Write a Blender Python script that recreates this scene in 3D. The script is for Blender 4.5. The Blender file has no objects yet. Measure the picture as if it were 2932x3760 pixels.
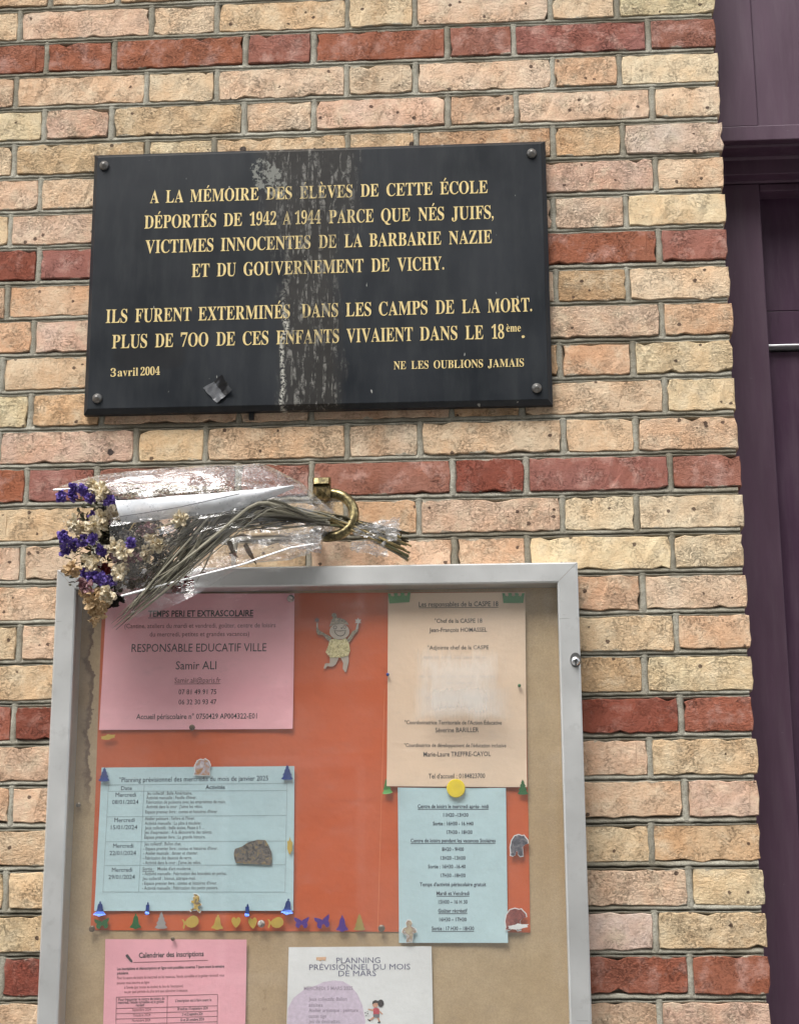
import bpy, bmesh, math, random
from mathutils import Vector, Matrix, noise
R = random.Random(7)
scene = bpy.context.scene
COL = scene.collection
# ------------------------------------------------------------------ camera
# scene origin: wall face is the plane y = 0, its right corner at x = 0, pavement at z = 0
ZT = 3.0                                   # height of the top red course above the pavement
CAM = Vector((-0.351389, -2.386303, ZT - 1.387308))
YAW, PITCH, ROLL = -0.064621, 0.239931, -0.00512
F_PX, W_PX, H_PX = 6056.0, 2932.0, 3760.0
_F = Vector((math.sin(YAW) * math.cos(PITCH), math.cos(YAW) * math.cos(PITCH), math.sin(PITCH)))
_R = Vector((math.cos(YAW), -math.sin(YAW), 0))
_U = _R.cross(_F)
R2 = math.cos(ROLL) * _R + math.sin(ROLL) * _U
U2 = -math.sin(ROLL) * _R + math.cos(ROLL) * _U
cam_data = bpy.data.cameras.new('camera')
cam = bpy.data.objects.new('camera', cam_data); COL.objects.link(cam)
M = Matrix((R2, U2, -_F)).transposed().to_4x4(); M.translation = CAM
cam.matrix_world = M
cam_data.sensor_fit = 'VERTICAL'; cam_data.sensor_height = 24.0
cam_data.lens = F_PX / H_PX * 24.0
cam_data.clip_start = 0.05; cam_data.clip_end = 500
scene.camera = cam
# ------------------------------------------------------------------ light: bright overcast street
world = bpy.data.worlds.new('World'); scene.world = world; world.use_nodes = True
wn = world.node_tree
for n in list(wn.nodes): wn.nodes.remove(n)
SUN_EL, SUN_AZ = math.radians(58), math.radians(205)     # azimuth clockwise from +y (north)
sky = wn.nodes.new('ShaderNodeTexSky'); sky.sky_type = 'NISHITA'; sky.sun_disc = False
sky.sun_elevation = SUN_EL; sky.sun_rotation = SUN_AZ
sky.air_density = 1.0; sky.dust_density = 3.0; sky.ozone_density = 1.0
hs = wn.nodes.new('ShaderNodeHueSaturation'); hs.inputs['Saturation'].default_value = 0.22
bgn = wn.nodes.new('ShaderNodeBackground'); bgn.inputs['Strength'].default_value = 0.13
wo = wn.nodes.new('ShaderNodeOutputWorld')
wn.links.new(sky.outputs[0], hs.inputs['Color']); wn.links.new(hs.outputs[0], bgn.inputs['Color'])
wn.links.new(bgn.outputs[0], wo.inputs['Surface'])
sd = bpy.data.lights.new('sun', 'SUN'); sd.energy = 1.2; sd.angle = math.radians(35); sd.color = (1.0, 0.965, 0.91)
sun = bpy.data.objects.new('sun', sd); COL.objects.link(sun)
sv = Vector((math.sin(SUN_AZ) * math.cos(SUN_EL), math.cos(SUN_AZ) * math.cos(SUN_EL), math.sin(SUN_EL)))
sun.rotation_euler = (-sv).to_track_quat('-Z', 'Y').to_euler(); sun.location = (0, -5, 8)
scene.view_settings.view_transform = 'Standard'; scene.view_settings.look = 'None'
scene.view_settings.gamma = 1.0; scene.view_settings.exposure = 1.2
try: scene.view_settings.use_curve_mapping = False
except Exception: pass
scene.render.engine = 'CYCLES'
scene.cycles.max_bounces = 10; scene.cycles.transparent_max_bounces = 24
scene.cycles.use_denoising = True

# ------------------------------------------------------------------ helpers
K = 2932.0 / 1703.0
def at(dx, dy, Y=0.0):
    """photo position (in a 1703 x 2184 reading of it) -> point of the real plane y = Y"""
    px, py = dx * K, dy * K
    d = _F + R2 * ((px - W_PX / 2) / F_PX) - U2 * ((py - H_PX / 2) / F_PX)
    t = (Y - CAM.y) / d.y
    return CAM + d * t
def tag(o, label=None, cat=None, group=None, kind=None):
    if label: o['label'] = label
    if cat: o['category'] = cat
    if group: o['group'] = group
    if kind: o['kind'] = kind
    return o
def empty(name, loc, label=None, cat=None, group=None):
    o = bpy.data.objects.new(name, None); COL.objects.link(o); o.location = loc
    o.empty_display_size = 0.05
    o['_o'] = list(loc)
    return tag(o, label, cat, group)
def mesh_obj(name, verts, faces, mat, parent=None, origin=None, smooth=False, center=False):
    """verts in world space"""
    if parent is not None:
        base = Vector(parent['_o'])
    else:
        base = Vector((0, 0, 0))
    if origin is None:
        origin = base
    if center:
        lo = [min(v[i] for v in verts) for i in range(3)]; hi = [max(v[i] for v in verts) for i in range(3)]
        origin = Vector([(a + b) / 2 for a, b in zip(lo, hi)])
    origin = Vector(origin)
    me = bpy.data.meshes.new(name)
    me.from_pydata([tuple(Vector(v) - origin) for v in verts], [], faces)
    if smooth: me.polygons.foreach_set('use_smooth', [True] * len(me.polygons))
    if mat is not None:
        for m in (mat if isinstance(mat, (list, tuple)) else [mat]): me.materials.append(m)
    me.update()
    o = bpy.data.objects.new(name, me); COL.objects.link(o)
    if parent is not None:
        o.parent = parent; o.location = origin - base
    else:
        o.location = origin
    o['_o'] = list(origin)
    return o
class MB:
    def __init__(s): s.v = []; s.f = []
    def add(s, V, Fs):
        n = len(s.v); s.v += [Vector(p) for p in V]; s.f += [tuple(i + n for i in f) for f in Fs]
    def box(s, x0, x1, y0, y1, z0, z1, b=0.0):
        if b <= 0:
            V = [(x0,y0,z0),(x1,y0,z0),(x1,y1,z0),(x0,y1,z0),(x0,y0,z1),(x1,y0,z1),(x1,y1,z1),(x0,y1,z1)]
            s.add(V, [(0,3,2,1),(4,5,6,7),(0,1,5,4),(1,2,6,5),(2,3,7,6),(3,0,4,7)]); return
        bm = bmesh.new()
        bmesh.ops.create_cube(bm, size=1.0)
        for v in bm.verts:
            v.co = Vector(((x0+x1)/2 + v.co.x*(x1-x0), (y0+y1)/2 + v.co.y*(y1-y0), (z0+z1)/2 + v.co.z*(z1-z0)))
        bmesh.ops.bevel(bm, geom=list(bm.edges), offset=b, segments=2, affect='EDGES', profile=0.5)
        s.bm(bm)
    def bm(s, bm):
        bm.verts.index_update()
        s.add([v.co.copy() for v in bm.verts], [tuple(v.index for v in f.verts) for f in bm.faces]); bm.free()
    def tube(s, pts, rad, n=6, flat=1.0, cap=True):
        pts = [Vector(p) for p in pts]
        if not isinstance(rad, (list, tuple)): rad = [rad] * len(pts)
        rings = []; V = []; up = Vector((0.13, -1, 0.21)).normalized()
        for i, p in enumerate(pts):
            t = (pts[min(i+1, len(pts)-1)] - pts[max(i-1, 0)]).normalized()
            a = t.cross(up)
            if a.length < 1e-3: a = t.cross(Vector((1, 0, 0)))
            a.normalize(); b = a.cross(t)
            V += [p + rad[i] * (a * math.cos(2*math.pi*k/n) + b * flat * math.sin(2*math.pi*k/n)) for k in range(n)]
        Fs = [(i*n+k, i*n+(k+1) % n, (i+1)*n+(k+1) % n, (i+1)*n+k) for i in range(len(pts)-1) for k in range(n)]
        if cap: Fs += [tuple(range(n-1, -1, -1)), tuple((len(pts)-1)*n+k for k in range(n))]
        s.add(V, Fs)
    def grid(s, fn, nu, nv):
        V = [fn(i / nu, j / nv) for j in range(nv+1) for i in range(nu+1)]
        s.add(V, [(j*(nu+1)+i, j*(nu+1)+i+1, (j+1)*(nu+1)+i+1, (j+1)*(nu+1)+i) for j in range(nv) for i in range(nu)])
    def lathe_y(s, c, prof, n=20):
        """profile of (radius, y offset) turned round an axis parallel to y through c"""
        c = Vector(c); V = []
        for r, y in prof:
            V += [c + Vector((r * math.cos(2*math.pi*k/n), y, r * math.sin(2*math.pi*k/n))) for k in range(n)]
        Fs = [(i*n+k, (i+1)*n+k, (i+1)*n+(k+1) % n, i*n+(k+1) % n) for i in range(len(prof)-1) for k in range(n)]
        Fs.append(tuple((len(prof)-1)*n+k for k in range(n-1, -1, -1)))
        s.add(V, Fs)
    def build(s, name, mat, parent=None, **kw):
        return mesh_obj(name, s.v, s.f, mat, parent, **kw)

# ------------------------------------------------------------------ materials
class NT:
    def __init__(s, name, rough=0.6, base=(0.5, 0.5, 0.5), metal=0.0, spec=0.5):
        s.m = bpy.data.materials.new(name); s.m.use_nodes = True
        s.t = s.m.node_tree; s.b = s.t.nodes['Principled BSDF']; s.out = s.t.nodes['Material Output']
        s.b.inputs['Roughness'].default_value = rough; s.b.inputs['Metallic'].default_value = metal
        s.b.inputs['Base Color'].default_value = (*base, 1); s.b.inputs['Specular IOR Level'].default_value = spec
    def n(s, typ, **kw):
        nd = s.t.nodes.new('ShaderNode' + typ)
        for k, v in kw.items():
            if k.startswith('i_'):
                nd.inputs[int(k[2:]) if k[2:].isdigit() else k[2:].replace('_', ' ')].default_value = v
            else: setattr(nd, k, v)
        return nd
    def l(s, a, b): s.t.links.new(a, b); return s
    def coord(s, scale=(1, 1, 1), off=None, rand=False):
        tc = s.n('TexCoord'); mp = s.n('Mapping')
        mp.inputs['Scale'].default_value = scale
        src = tc.outputs['Object']
        if rand:
            oi = s.n('ObjectInfo'); mu = s.n('VectorMath', operation='SCALE'); mu.inputs['Scale'].default_value = 43.0
            cx = s.n('CombineXYZ'); s.l(oi.outputs['Random'], cx.inputs[0]); s.l(oi.outputs['Random'], cx.inputs[2])
            s.l(cx.outputs[0], mu.inputs[0]); ad = s.n('VectorMath', operation='ADD')
            s.l(src, ad.inputs[0]); s.l(mu.outputs[0], ad.inputs[1]); src = ad.outputs[0]
        if off: mp.inputs['Location'].default_value = off
        s.l(src, mp.inputs['Vector']); return mp.outputs[0]
    def noise(s, vec, scale, detail=4, rough=0.55, dist=0.0, typ='FBM'):
        nd = s.n('TexNoise', noise_type=typ); nd.inputs['Scale'].default_value = scale
        nd.inputs['Detail'].default_value = detail; nd.inputs['Roughness'].default_value = rough
        nd.inputs['Distortion'].default_value = dist
        if vec is not None: s.l(vec, nd.inputs['Vector'])
        return nd.outputs[0]
    def ramp(s, fac, stops, interp='LINEAR'):
        r = s.n('ValToRGB'); r.color_ramp.interpolation = interp
        e = r.color_ramp.elements
        while len(e) > 1: e.remove(e[-1])
        for i, (p, c) in enumerate(stops):
            if not isinstance(c, (tuple, list)): c = (c, c, c)
            if i == 0: e[0].position = p; e[0].color = (*c, 1)
            else: x = e.new(p); x.color = (*c, 1)
        s.l(fac, r.inputs[0]); return r.outputs[0]
    def mix(s, fac, a, b, blend='MIX'):
        m = s.n('Mix', data_type='RGBA', blend_type=blend)
        for v, i in ((fac, 0), (a, 6), (b, 7)):
            if isinstance(v, (int, float)): m.inputs[i].default_value = v if i == 0 else (v, v, v, 1)
            elif isinstance(v, tuple): m.inputs[i].default_value = (*v, 1)
            else: s.l(v, m.inputs[i])
        return m.outputs[2]
    def math(s, op, a, b=None, c=None, clamp=False):
        m = s.n('Math', operation=op, use_clamp=clamp)
        for v, i in ((a, 0), (b, 1), (c, 2)):
            if v is None: continue
            if isinstance(v, (int, float)): m.inputs[i].default_value = v
            else: s.l(v, m.inputs[i])
        return m.outputs[0]
    def schlick(s, f0=0.04, normal=None, boost=1.0):
        lw = s.n('LayerWeight'); lw.inputs['Blend'].default_value = 0.5
        if normal is not None: s.l(normal, lw.inputs['Normal'])
        return s.math('ADD', s.math('MULTIPLY', s.math('POWER', lw.outputs['Facing'], 5.0 / boost), 1.0 - f0), f0)
    def color(s, c): s.l(c, s.b.inputs['Base Color']); return s
    def bump(s, h, strength=0.5, dist=0.002, normal=None):
        b = s.n('Bump'); b.inputs['Strength'].default_value = strength; b.inputs['Distance'].default_value = dist
        s.l(h, b.inputs['Height'])
        if normal is not None: s.l(normal, b.inputs['Normal'])
        s.l(b.outputs[0], s.b.inputs['Normal']); return b.outputs[0]

def simple(name, base, rough=0.6, metal=0.0, vary=0.12, vscale=60, bump=0.0, bscale=300, spec=0.5):
    m = NT(name, rough, base, metal, spec); v = m.coord(rand=True)
    n = m.noise(v, vscale, 4)
    c = m.mix(n, tuple(x * (1 - vary) for x in base), tuple(min(1, x * (1 + vary)) for x in base)); m.color(c)
    if bump: m.bump(m.noise(v, bscale, 3), bump, 0.001)
    return m.m

DRIP_X = at(802, 950, 0.0).x
def brick_material(name, red=False):
    m = NT(name, 0.9, spec=0.25); v = m.coord(rand=True)
    oi = m.n('ObjectInfo'); base = oi.outputs['Color']
    big = m.noise(v, 14, 5, 0.6)
    col = m.mix(m.ramp(big, [(0.35, 0), (0.65, 1)]), base, m.mix(1.0, base, (0.97, 0.83, 0.73), 'MULTIPLY'))
    pale = m.noise(m.coord(rand=True, off=(3.3, 0, 1)), 32, 5, 0.65)
    if red: col = m.mix(m.math('MULTIPLY', m.ramp(pale, [(0.50, 0), (0.68, 1)]), oi.outputs['Alpha']), col, (0.54, 0.32, 0.265))
    else: col = m.mix(m.math('MULTIPLY', m.ramp(pale, [(0.48, 0), (0.70, 1)]), 0.55), col, (0.82, 0.71, 0.52))
    # creases: stretched, warped ridges
    wv = m.n('VectorMath', operation='ADD')
    wn_ = m.n('TexNoise'); wn_.inputs['Scale'].default_value = 22; wn_.inputs['Detail'].default_value = 3
    m.l(v, wn_.inputs['Vector'])
    sc = m.n('VectorMath', operation='SCALE'); sc.inputs['Scale'].default_value = 0.055
    m.l(wn_.outputs['Color'], sc.inputs[0]); m.l(v, wv.inputs[0]); m.l(sc.outputs[0], wv.inputs[1])
    mp = m.n('Mapping'); mp.inputs['Scale'].default_value = (0.5, 1, 1.3); mp.inputs['Rotation'].default_value = (0, 0.28, 0)
    m.l(wv.outputs[0], mp.inputs['Vector'])
    r1 = m.noise(mp.outputs[0], 150, 7, 0.72, 0.15)
    ridge = m.math('ABSOLUTE', m.math('SUBTRACT', r1, 0.5))
    crease = m.ramp(ridge, [(0.0, 1), (0.018, 0.7), (0.038, 0)])
    where = m.ramp(m.noise(m.coord(rand=True, off=(0, 0, 7)), 26, 4), [(0.45, 0.10), (0.64, 1)])
    crease = m.math('MULTIPLY', m.math('MULTIPLY', crease, where), m.ramp(m.noise(m.coord(rand=True, off=(5, 0, 5)), 260, 2), [(0.38, 0.15), (0.56, 1)]))
    col = m.mix(m.math('MULTIPLY', crease, 0.55 if not red else 0.6), col, (0.125, 0.08, 0.05) if not red else (0.07, 0.022, 0.016))
    fine = m.noise(v, 420, 3, 0.6)
    col = m.mix(m.ramp(fine, [(0.32, 0.38), (0.46, 0)]), col, m.mix(1.0, col, (0.50, 0.42, 0.36), 'MULTIPLY'))
    mid = m.noise(m.coord((0.8, 1, 1.5), rand=True, off=(1, 0, 4)), 150, 4, 0.7)
    col = m.mix(m.ramp(mid, [(0.33, 0.42), (0.42, 0)]), col, m.mix(1.0, col, (0.58, 0.48, 0.42), 'MULTIPLY'))
    # rusty drip line running down the wall past the plaque
    gp = m.n('NewGeometry'); sg = m.n('SeparateXYZ'); m.l(gp.outputs['Position'], sg.inputs[0])
    dxx = m.math('ABSOLUTE', m.math('SUBTRACT', m.math('ADD', sg.outputs[0], m.math('MULTIPLY', big, 0.02)), DRIP_X + 0.01))
    col = m.mix(m.math('MULTIPLY', m.ramp(dxx, [(0.004, 0.55), (0.022, 0)]), m.ramp(mid, [(0.35, 1), (0.6, 0.4)])), col, m.mix(1.0, col, (0.62, 0.50, 0.40), 'MULTIPLY'))
    # iron spots
    vo = m.n('TexVoronoi'); vo.inputs['Scale'].default_value = 75; m.l(v, vo.inputs['Vector'])
    sepc = m.n('SeparateColor'); m.l(vo.outputs['Color'], sepc.inputs[0])
    thr = m.math('MULTIPLY', m.math('GREATER_THAN', sepc.outputs[0], 0.72), m.math('MULTIPLY', sepc.outputs[1], 0.30))
    spot = m.math('LESS_THAN', m.math('ADD', vo.outputs['Distance'], m.math('MULTIPLY', m.math('SUBTRACT', mid, 0.35), 0.45)), thr)
    if not red: col = m.mix(m.math('MULTIPLY', spot, 0.85), col, (0.075, 0.045, 0.035))
    vo2 = m.n('TexVoronoi'); vo2.inputs['Scale'].default_value = 17; m.l(v, vo2.inputs['Vector'])
    sep2 = m.n('SeparateColor'); m.l(vo2.outputs['Color'], sep2.inputs[0])
    th2 = m.math('MULTIPLY', m.math('GREATER_THAN', sep2.outputs[0], 0.82), m.math('MULTIPLY', sep2.outputs[1], 0.105))
    spot2 = m.math('LESS_THAN', m.math('ADD', vo2.outputs['Distance'], m.math('MULTIPLY', m.math('SUBTRACT', mid, 0.4), 0.12)), th2)
    if not red: col = m.mix(m.math('MULTIPLY', spot2, 0.9), col, (0.045, 0.04, 0.045))
    # mortar smeared over the arrises here and there
    tg = m.n('TexCoord'); sgn = m.n('SeparateXYZ'); m.l(tg.outputs['Generated'], sgn.inputs[0])
    ez = m.math('MULTIPLY', m.math('SUBTRACT', 0.5, m.math('ABSOLUTE', m.math('SUBTRACT', sgn.outputs[2], 0.5))), 0.05)
    sm = m.math('SUBTRACT', m.math('MULTIPLY', m.math('SUBTRACT', m.noise(m.coord((0.6, 1, 1), rand=True, off=(8, 0, 2)), 36, 5, 0.65), 0.50), 0.030), ez)
    col = m.mix(m.ramp(m.math('ADD', m.math('MULTIPLY', sm, 100.0), 0.5), [(0.45, 0), (0.60, 0.8)]), col, (0.43, 0.405, 0.33))
    m.color(col)
    lump = m.noise(v, 34, 4, 0.6)
    h = m.math('ADD', m.math('MULTIPLY', r1, 1.3), m.math('MULTIPLY', lump, 0.9)); h = m.math('ADD', h, m.math('MULTIPLY', mid, 0.9))
    h = m.math('SUBTRACT', h, m.math('MULTIPLY', crease, 0.85))
    h = m.math('ADD', h, m.math('MULTIPLY', fine, 0.45))
    h = m.math('SUBTRACT', h, m.math('MULTIPLY', m.math('ADD', spot, spot2), 0.25))
    h = m.math('MULTIPLY', h, m.math('ADD', 0.35, m.math('MULTIPLY', m.math('FRACT', m.math('MULTIPLY', oi.outputs['Random'], 7.3)), 0.85)))
    m.bump(h, 0.9, 0.0030 if not red else 0.0024)
    return m.m
M_BRICK = brick_material('buff_brick'); M_RED = brick_material('red_brick', True)
def mortar_material():
    m = NT('lime_mortar', 0.95, spec=0.2); v = m.coord()
    n = m.noise(v, 30, 6, 0.65); n2 = m.noise(v, 500, 3, 0.6)
    c = m.mix(m.ramp(n, [(0.3, 0), (0.7, 1)]), (0.29, 0.275, 0.225), (0.52, 0.50, 0.42))
    c = m.mix(m.ramp(m.noise(v, 7, 5), [(0.45, 0), (0.62, 0.7)]), c, (0.20, 0.175, 0.125))
    c = m.mix(m.ramp(n2, [(0.3, 0.5), (0.5, 0)]), c, (0.11, 0.10, 0.08)); m.color(c)
    m.bump(m.math('ADD', n2, m.math('MULTIPLY', m.noise(v, 130, 3), 1.3)), 0.7, 0.0016); return m.m
M_MORTAR = mortar_material()
GLYPHS={'A':'-3,0 -3,7 4,8 9,12 15,19 20,30 82,186 90,186 154,35 159,22 164,14 170,9 177,7 177,0 92,0 92,7 108,10 113,18 112,24 109,33 101,53 41,53 31,28 30,24 30,19 35,10 49,7 51,7 51,0|45,64 97,64 71,128',
'B':'6,0 6,7 18,9 25,13 29,21 30,33 30,147 29,158 28,165 20,173 14,175 6,175 6,182 88,182 119,180 141,172 154,159 158,140 156,125 148,113 134,105 115,99 138,92 154,82 164,69 167,53 163,30 148,14 138,8 126,3 111,1 95,0|73,101 75,101 93,103 105,109 112,120 114,138 112,154 108,165 99,171 87,174 75,170 73,165 73,156|89,10 104,12 113,20 119,33 120,51 118,70 111,83 98,90 79,92 73,92 73,26 74,18 76,13 81,11',
'C':'103,-4 90,-4 77,-1 66,3 55,8 36,22 22,42 17,53 13,65 11,78 10,91 11,105 13,117 17,129 22,140 37,159 55,174 66,179 78,183 91,185 104,186 124,184 147,176 155,174 163,177 168,186 175,186 175,123 168,123 157,146 143,163 125,174 106,177 85,172 70,156 61,128 57,91 61,55 71,30 88,14 111,9 127,12 143,18 158,28 171,42 179,35 164,18 146,6 126,-2',
'D':'8,0 8,7 19,8 25,12 28,18 30,30 30,150 28,163 24,170 17,174 6,175 6,182 89,182 111,181 131,176 148,169 162,158 173,145 181,130 186,112 187,91 181,51 163,23 133,6 91,0|89,10 112,15 128,30 133,41 137,56 139,72 140,92 137,127 127,153 112,168 89,173 81,172 76,169 74,164 73,154 73,29 74,19 76,14 81,11',
'E':'6,0 6,7 18,8 25,12 29,19 30,31 30,147 29,162 25,170 18,174 6,175 6,182 160,182 160,128 153,128 147,149 136,163 118,170 93,172 85,172 80,171 74,167 73,155 73,98 77,98 93,101 104,108 111,120 115,138 122,138 122,47 115,47 113,62 109,73 104,80 96,85 87,88 74,89 73,89 73,27 74,19 77,14 83,12 92,11 110,12 125,15 138,21 148,30 157,42 164,57 172,57 161,0',
'F':'6,0 6,7 18,9 25,13 29,21 30,34 30,150 29,162 25,169 17,173 6,175 6,182 157,182 157,128 151,128 147,143 142,154 134,163 124,168 110,171 92,172 80,172 74,168 73,159 73,99 76,99 91,101 102,108 109,120 114,139 121,139 121,47 114,47 110,67 103,80 92,87 75,89 73,89 73,32 73,24 75,17 84,9 92,8 103,7 103,0',
'G':'107,-4 93,-3 80,-1 68,3 57,8 37,22 23,41 18,52 14,64 12,78 11,92 12,105 14,118 18,130 23,141 37,160 56,174 66,179 78,183 90,185 103,186 125,184 148,176 155,174 162,177 168,186 175,186 175,123 168,123 161,138 153,152 143,162 132,170 120,176 107,177 86,172 70,156 61,129 58,91 59,71 62,54 66,39 72,27 88,11 110,5 123,7 131,11 136,18 137,28 137,51 136,62 132,68 124,71 110,73 110,79 200,79 200,73 189,72 183,68 179,62 178,51 178,12 161,5 143,0 125,-3',
'H':'6,0 6,7 18,9 25,13 29,20 30,32 30,152 29,162 25,170 18,174 6,175 6,182 97,182 97,175 88,174 82,173 75,166 73,160 73,152 73,100 137,100 137,152 136,160 135,166 128,173 122,174 113,175 113,182 203,182 203,175 191,173 184,170 181,163 180,152 180,32 181,21 184,13 191,9 203,7 203,0 113,0 113,7 124,9 132,12 135,20 137,32 137,88 73,88 73,32 74,20 78,13 85,9 97,7 97,0',
'I':'5,0 5,7 17,9 24,13 29,19 30,30 30,155 29,165 25,171 18,174 5,175 5,182 98,182 98,175 86,174 78,171 74,165 73,155 73,31 74,23 75,18 82,10 89,8 98,7 98,0',
'J':'44,-26 31,-25 21,-21 12,-16 5,-9 0,0 -1,9 0,18 4,24 10,28 18,30 26,29 32,25 36,19 37,11 34,-1 31,-8 33,-14 42,-16 50,-15 55,-10 58,-2 59,9 59,147 59,156 57,164 49,172 42,174 32,175 32,182 126,182 126,175 117,174 111,172 104,164 103,157 102,147 102,35 98,9 87,-11 69,-22',
'L':'6,0 6,7 18,9 25,13 29,20 30,32 30,152 29,163 25,170 18,174 6,175 6,182 100,182 100,175 90,175 83,174 75,167 73,160 73,152 73,33 73,25 74,19 80,12 86,11 93,11 111,12 126,16 138,22 148,32 156,45 164,62 171,62 161,0',
'M':'6,0 6,7 17,9 25,13 29,20 30,32 30,153 30,161 28,166 21,173 15,175 6,175 6,182 74,182 127,57 180,182 247,182 247,175 236,173 229,169 225,162 224,151 224,34 225,24 226,17 233,9 239,8 247,7 247,0 158,0 158,7 167,8 173,10 180,18 181,24 182,33 182,160 115,0 108,0 42,156 42,32 44,19 48,12 56,8 68,7 68,0',
'N':'161,-4 43,140 43,31 44,20 47,12 55,9 67,7 67,0 7,0 7,7 16,8 22,9 28,17 30,23 30,31 30,155 20,168 15,173 7,175 7,182 63,182 156,67 156,151 156,159 154,166 147,173 141,174 132,175 132,182 192,182 192,175 180,174 173,170 170,163 169,151 169,-4',
'O':'104,-4 85,-2 67,3 52,12 38,23 26,37 18,53 13,72 11,91 13,111 18,129 26,145 38,159 52,170 68,179 86,185 106,186 125,185 143,179 159,171 172,159 184,146 192,129 198,111 199,91 198,72 192,53 184,37 172,23 158,12 142,3 124,-2|106,5 126,10 140,26 149,53 152,91 151,111 149,128 145,143 139,155 124,172 104,177 84,172 70,156 61,129 58,91 59,71 61,54 65,39 71,27 86,10',
'P':'6,0 6,7 18,9 25,13 29,20 30,32 30,152 29,162 25,170 18,174 6,175 6,182 85,182 101,182 115,181 126,179 134,176 147,169 156,159 162,147 164,133 159,112 147,96 137,90 126,86 112,83 97,82 73,82 73,32 74,20 78,13 85,9 97,7 97,0|73,92 81,92 98,94 109,101 115,113 117,132 115,150 110,163 101,170 87,172 76,170 73,159',
'Q':'151,-46 126,-43 105,-35 88,-20 75,0 56,8 41,20 28,35 19,52 13,71 11,91 13,111 18,129 26,145 38,159 52,170 68,179 86,185 106,186 125,185 143,179 159,171 172,159 184,146 192,129 198,111 199,91 198,75 195,61 189,47 182,34 172,23 160,14 147,6 132,0 141,-14 151,-24 163,-30 178,-32 187,-31 197,-29 198,-37 174,-44|106,5 126,10 141,26 149,53 152,91 151,111 149,128 145,143 139,155 124,172 104,177 84,172 70,156 61,129 58,91 59,71 61,54 65,39 71,27 86,10',
'R':'6,0 6,7 18,9 25,13 29,20 30,32 30,152 29,162 25,170 18,174 6,175 6,182 87,182 106,181 122,179 136,175 147,170 162,155 167,134 164,119 157,106 144,96 126,89 173,20 177,14 181,10 191,7 192,7 192,0 135,0 81,85 73,85 73,32 74,20 78,13 85,9 97,7 97,0|73,93 81,93 99,96 112,103 119,116 121,134 119,151 113,163 104,170 90,172 81,172 76,169 74,164 73,154',
'S':'17,-4 17,63 25,63 33,38 45,20 60,9 79,6 92,8 103,14 109,24 111,36 106,52 90,64 65,76 45,88 31,101 23,116 20,133 22,148 27,161 35,172 46,180 59,185 74,186 82,186 92,185 102,182 113,179 117,178 120,178 128,186 136,186 136,128 129,128 124,142 117,154 109,164 99,172 89,176 78,178 65,176 56,171 50,162 48,152 50,142 55,135 63,128 75,121 101,109 116,101 127,93 135,85 140,75 143,65 144,53 142,37 136,23 126,12 112,3 96,-2 77,-4 70,-4 63,-3 57,-2 50,0 39,4 34,5 28,3 24,-4',
'T':'37,0 37,7 49,8 57,12 61,20 62,32 62,173 60,173 41,170 26,161 16,147 12,127 4,127 4,182 164,182 164,127 157,127 153,147 143,162 128,170 107,173 105,173 105,32 107,20 111,12 118,8 131,7 131,0',
'U':'99,-5 82,-4 67,-1 55,4 46,11 38,21 33,32 30,46 29,62 29,152 28,162 24,170 17,174 6,175 6,182 96,182 96,175 87,174 81,173 74,166 73,160 72,152 72,56 75,35 81,21 93,12 110,9 130,12 145,23 154,40 157,64 157,151 156,162 152,169 144,173 131,175 131,182 190,182 190,175 179,173 173,169 170,162 169,151 169,73 168,53 165,37 159,23 152,13 142,5 130,-1 116,-4',
'V':'85,-5 18,152 13,161 9,168 3,173 -6,175 -6,182 84,182 84,175 74,175 66,173 61,164 62,159 64,151 103,57 139,151 141,158 142,164 137,173 130,175 120,175 120,182 177,182 177,175 169,174 163,171 158,164 153,153 92,-5',
'X':'5,0 5,7 21,12 36,27 77,83 31,154 25,163 19,170 13,174 6,175 6,182 98,182 98,175 92,175 80,173 76,166 81,155 106,116 129,149 134,158 136,165 131,173 117,175 117,182 183,182 183,175 182,175 171,174 161,169 152,161 143,149 112,106 165,23 170,16 174,11 185,7 186,7 186,0 95,0 95,7 97,7 111,9 116,16 115,23 110,32 84,73 55,32 51,25 50,18 55,10 70,7 70,0',
'Y':'41,0 41,7 52,9 59,13 63,20 64,32 64,71 19,155 12,166 6,172 0,174 -5,175 -5,182 83,182 83,175 78,175 67,173 62,167 66,157 99,90 133,146 138,156 139,163 134,172 119,175 118,175 118,182 176,182 176,175 169,173 164,170 158,164 153,157 107,81 107,32 108,20 112,13 119,9 131,7 131,0',
'Z':'8,0 8,4 110,172 86,172 70,171 57,168 46,163 38,154 31,142 24,127 18,127 23,182 163,182 163,177 61,12 96,12 121,15 140,24 154,41 163,66 170,66 163,0',
'0':'75,-3 53,0 36,10 24,25 15,44 13,56 11,69 10,82 9,96 10,111 11,124 13,137 15,148 24,168 36,182 53,191 75,194 97,191 113,182 126,168 134,148 137,137 139,124 141,111 141,96 141,82 139,68 137,56 134,44 126,24 113,10 96,0|75,15 88,20 95,36 97,48 98,62 99,78 99,96 99,114 98,130 97,144 95,156 88,172 75,177 63,172 56,156 53,144 52,130 51,114 51,96 51,78 52,62 53,48 56,36 63,20',
'1':'26,0 26,14 48,14 58,18 61,23 62,32 62,166 52,155 43,146 35,140 27,138 21,140 16,144 12,150 11,158 20,161 29,165 40,170 53,179 71,193 102,193 102,32 102,24 104,19 115,14 137,14 137,0',
'2':'9,0 9,28 49,68 64,84 75,98 82,111 87,123 90,135 91,149 89,162 85,171 78,176 70,178 58,175 50,166 46,152 45,132 31,133 20,138 13,146 10,158 12,168 17,176 25,184 37,190 52,193 70,194 96,192 115,183 127,168 131,150 130,141 128,132 123,122 117,112 107,101 95,88 80,73 62,55 35,30 98,30 105,31 112,34 117,40 120,48 122,56 138,56 136,0',
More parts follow.
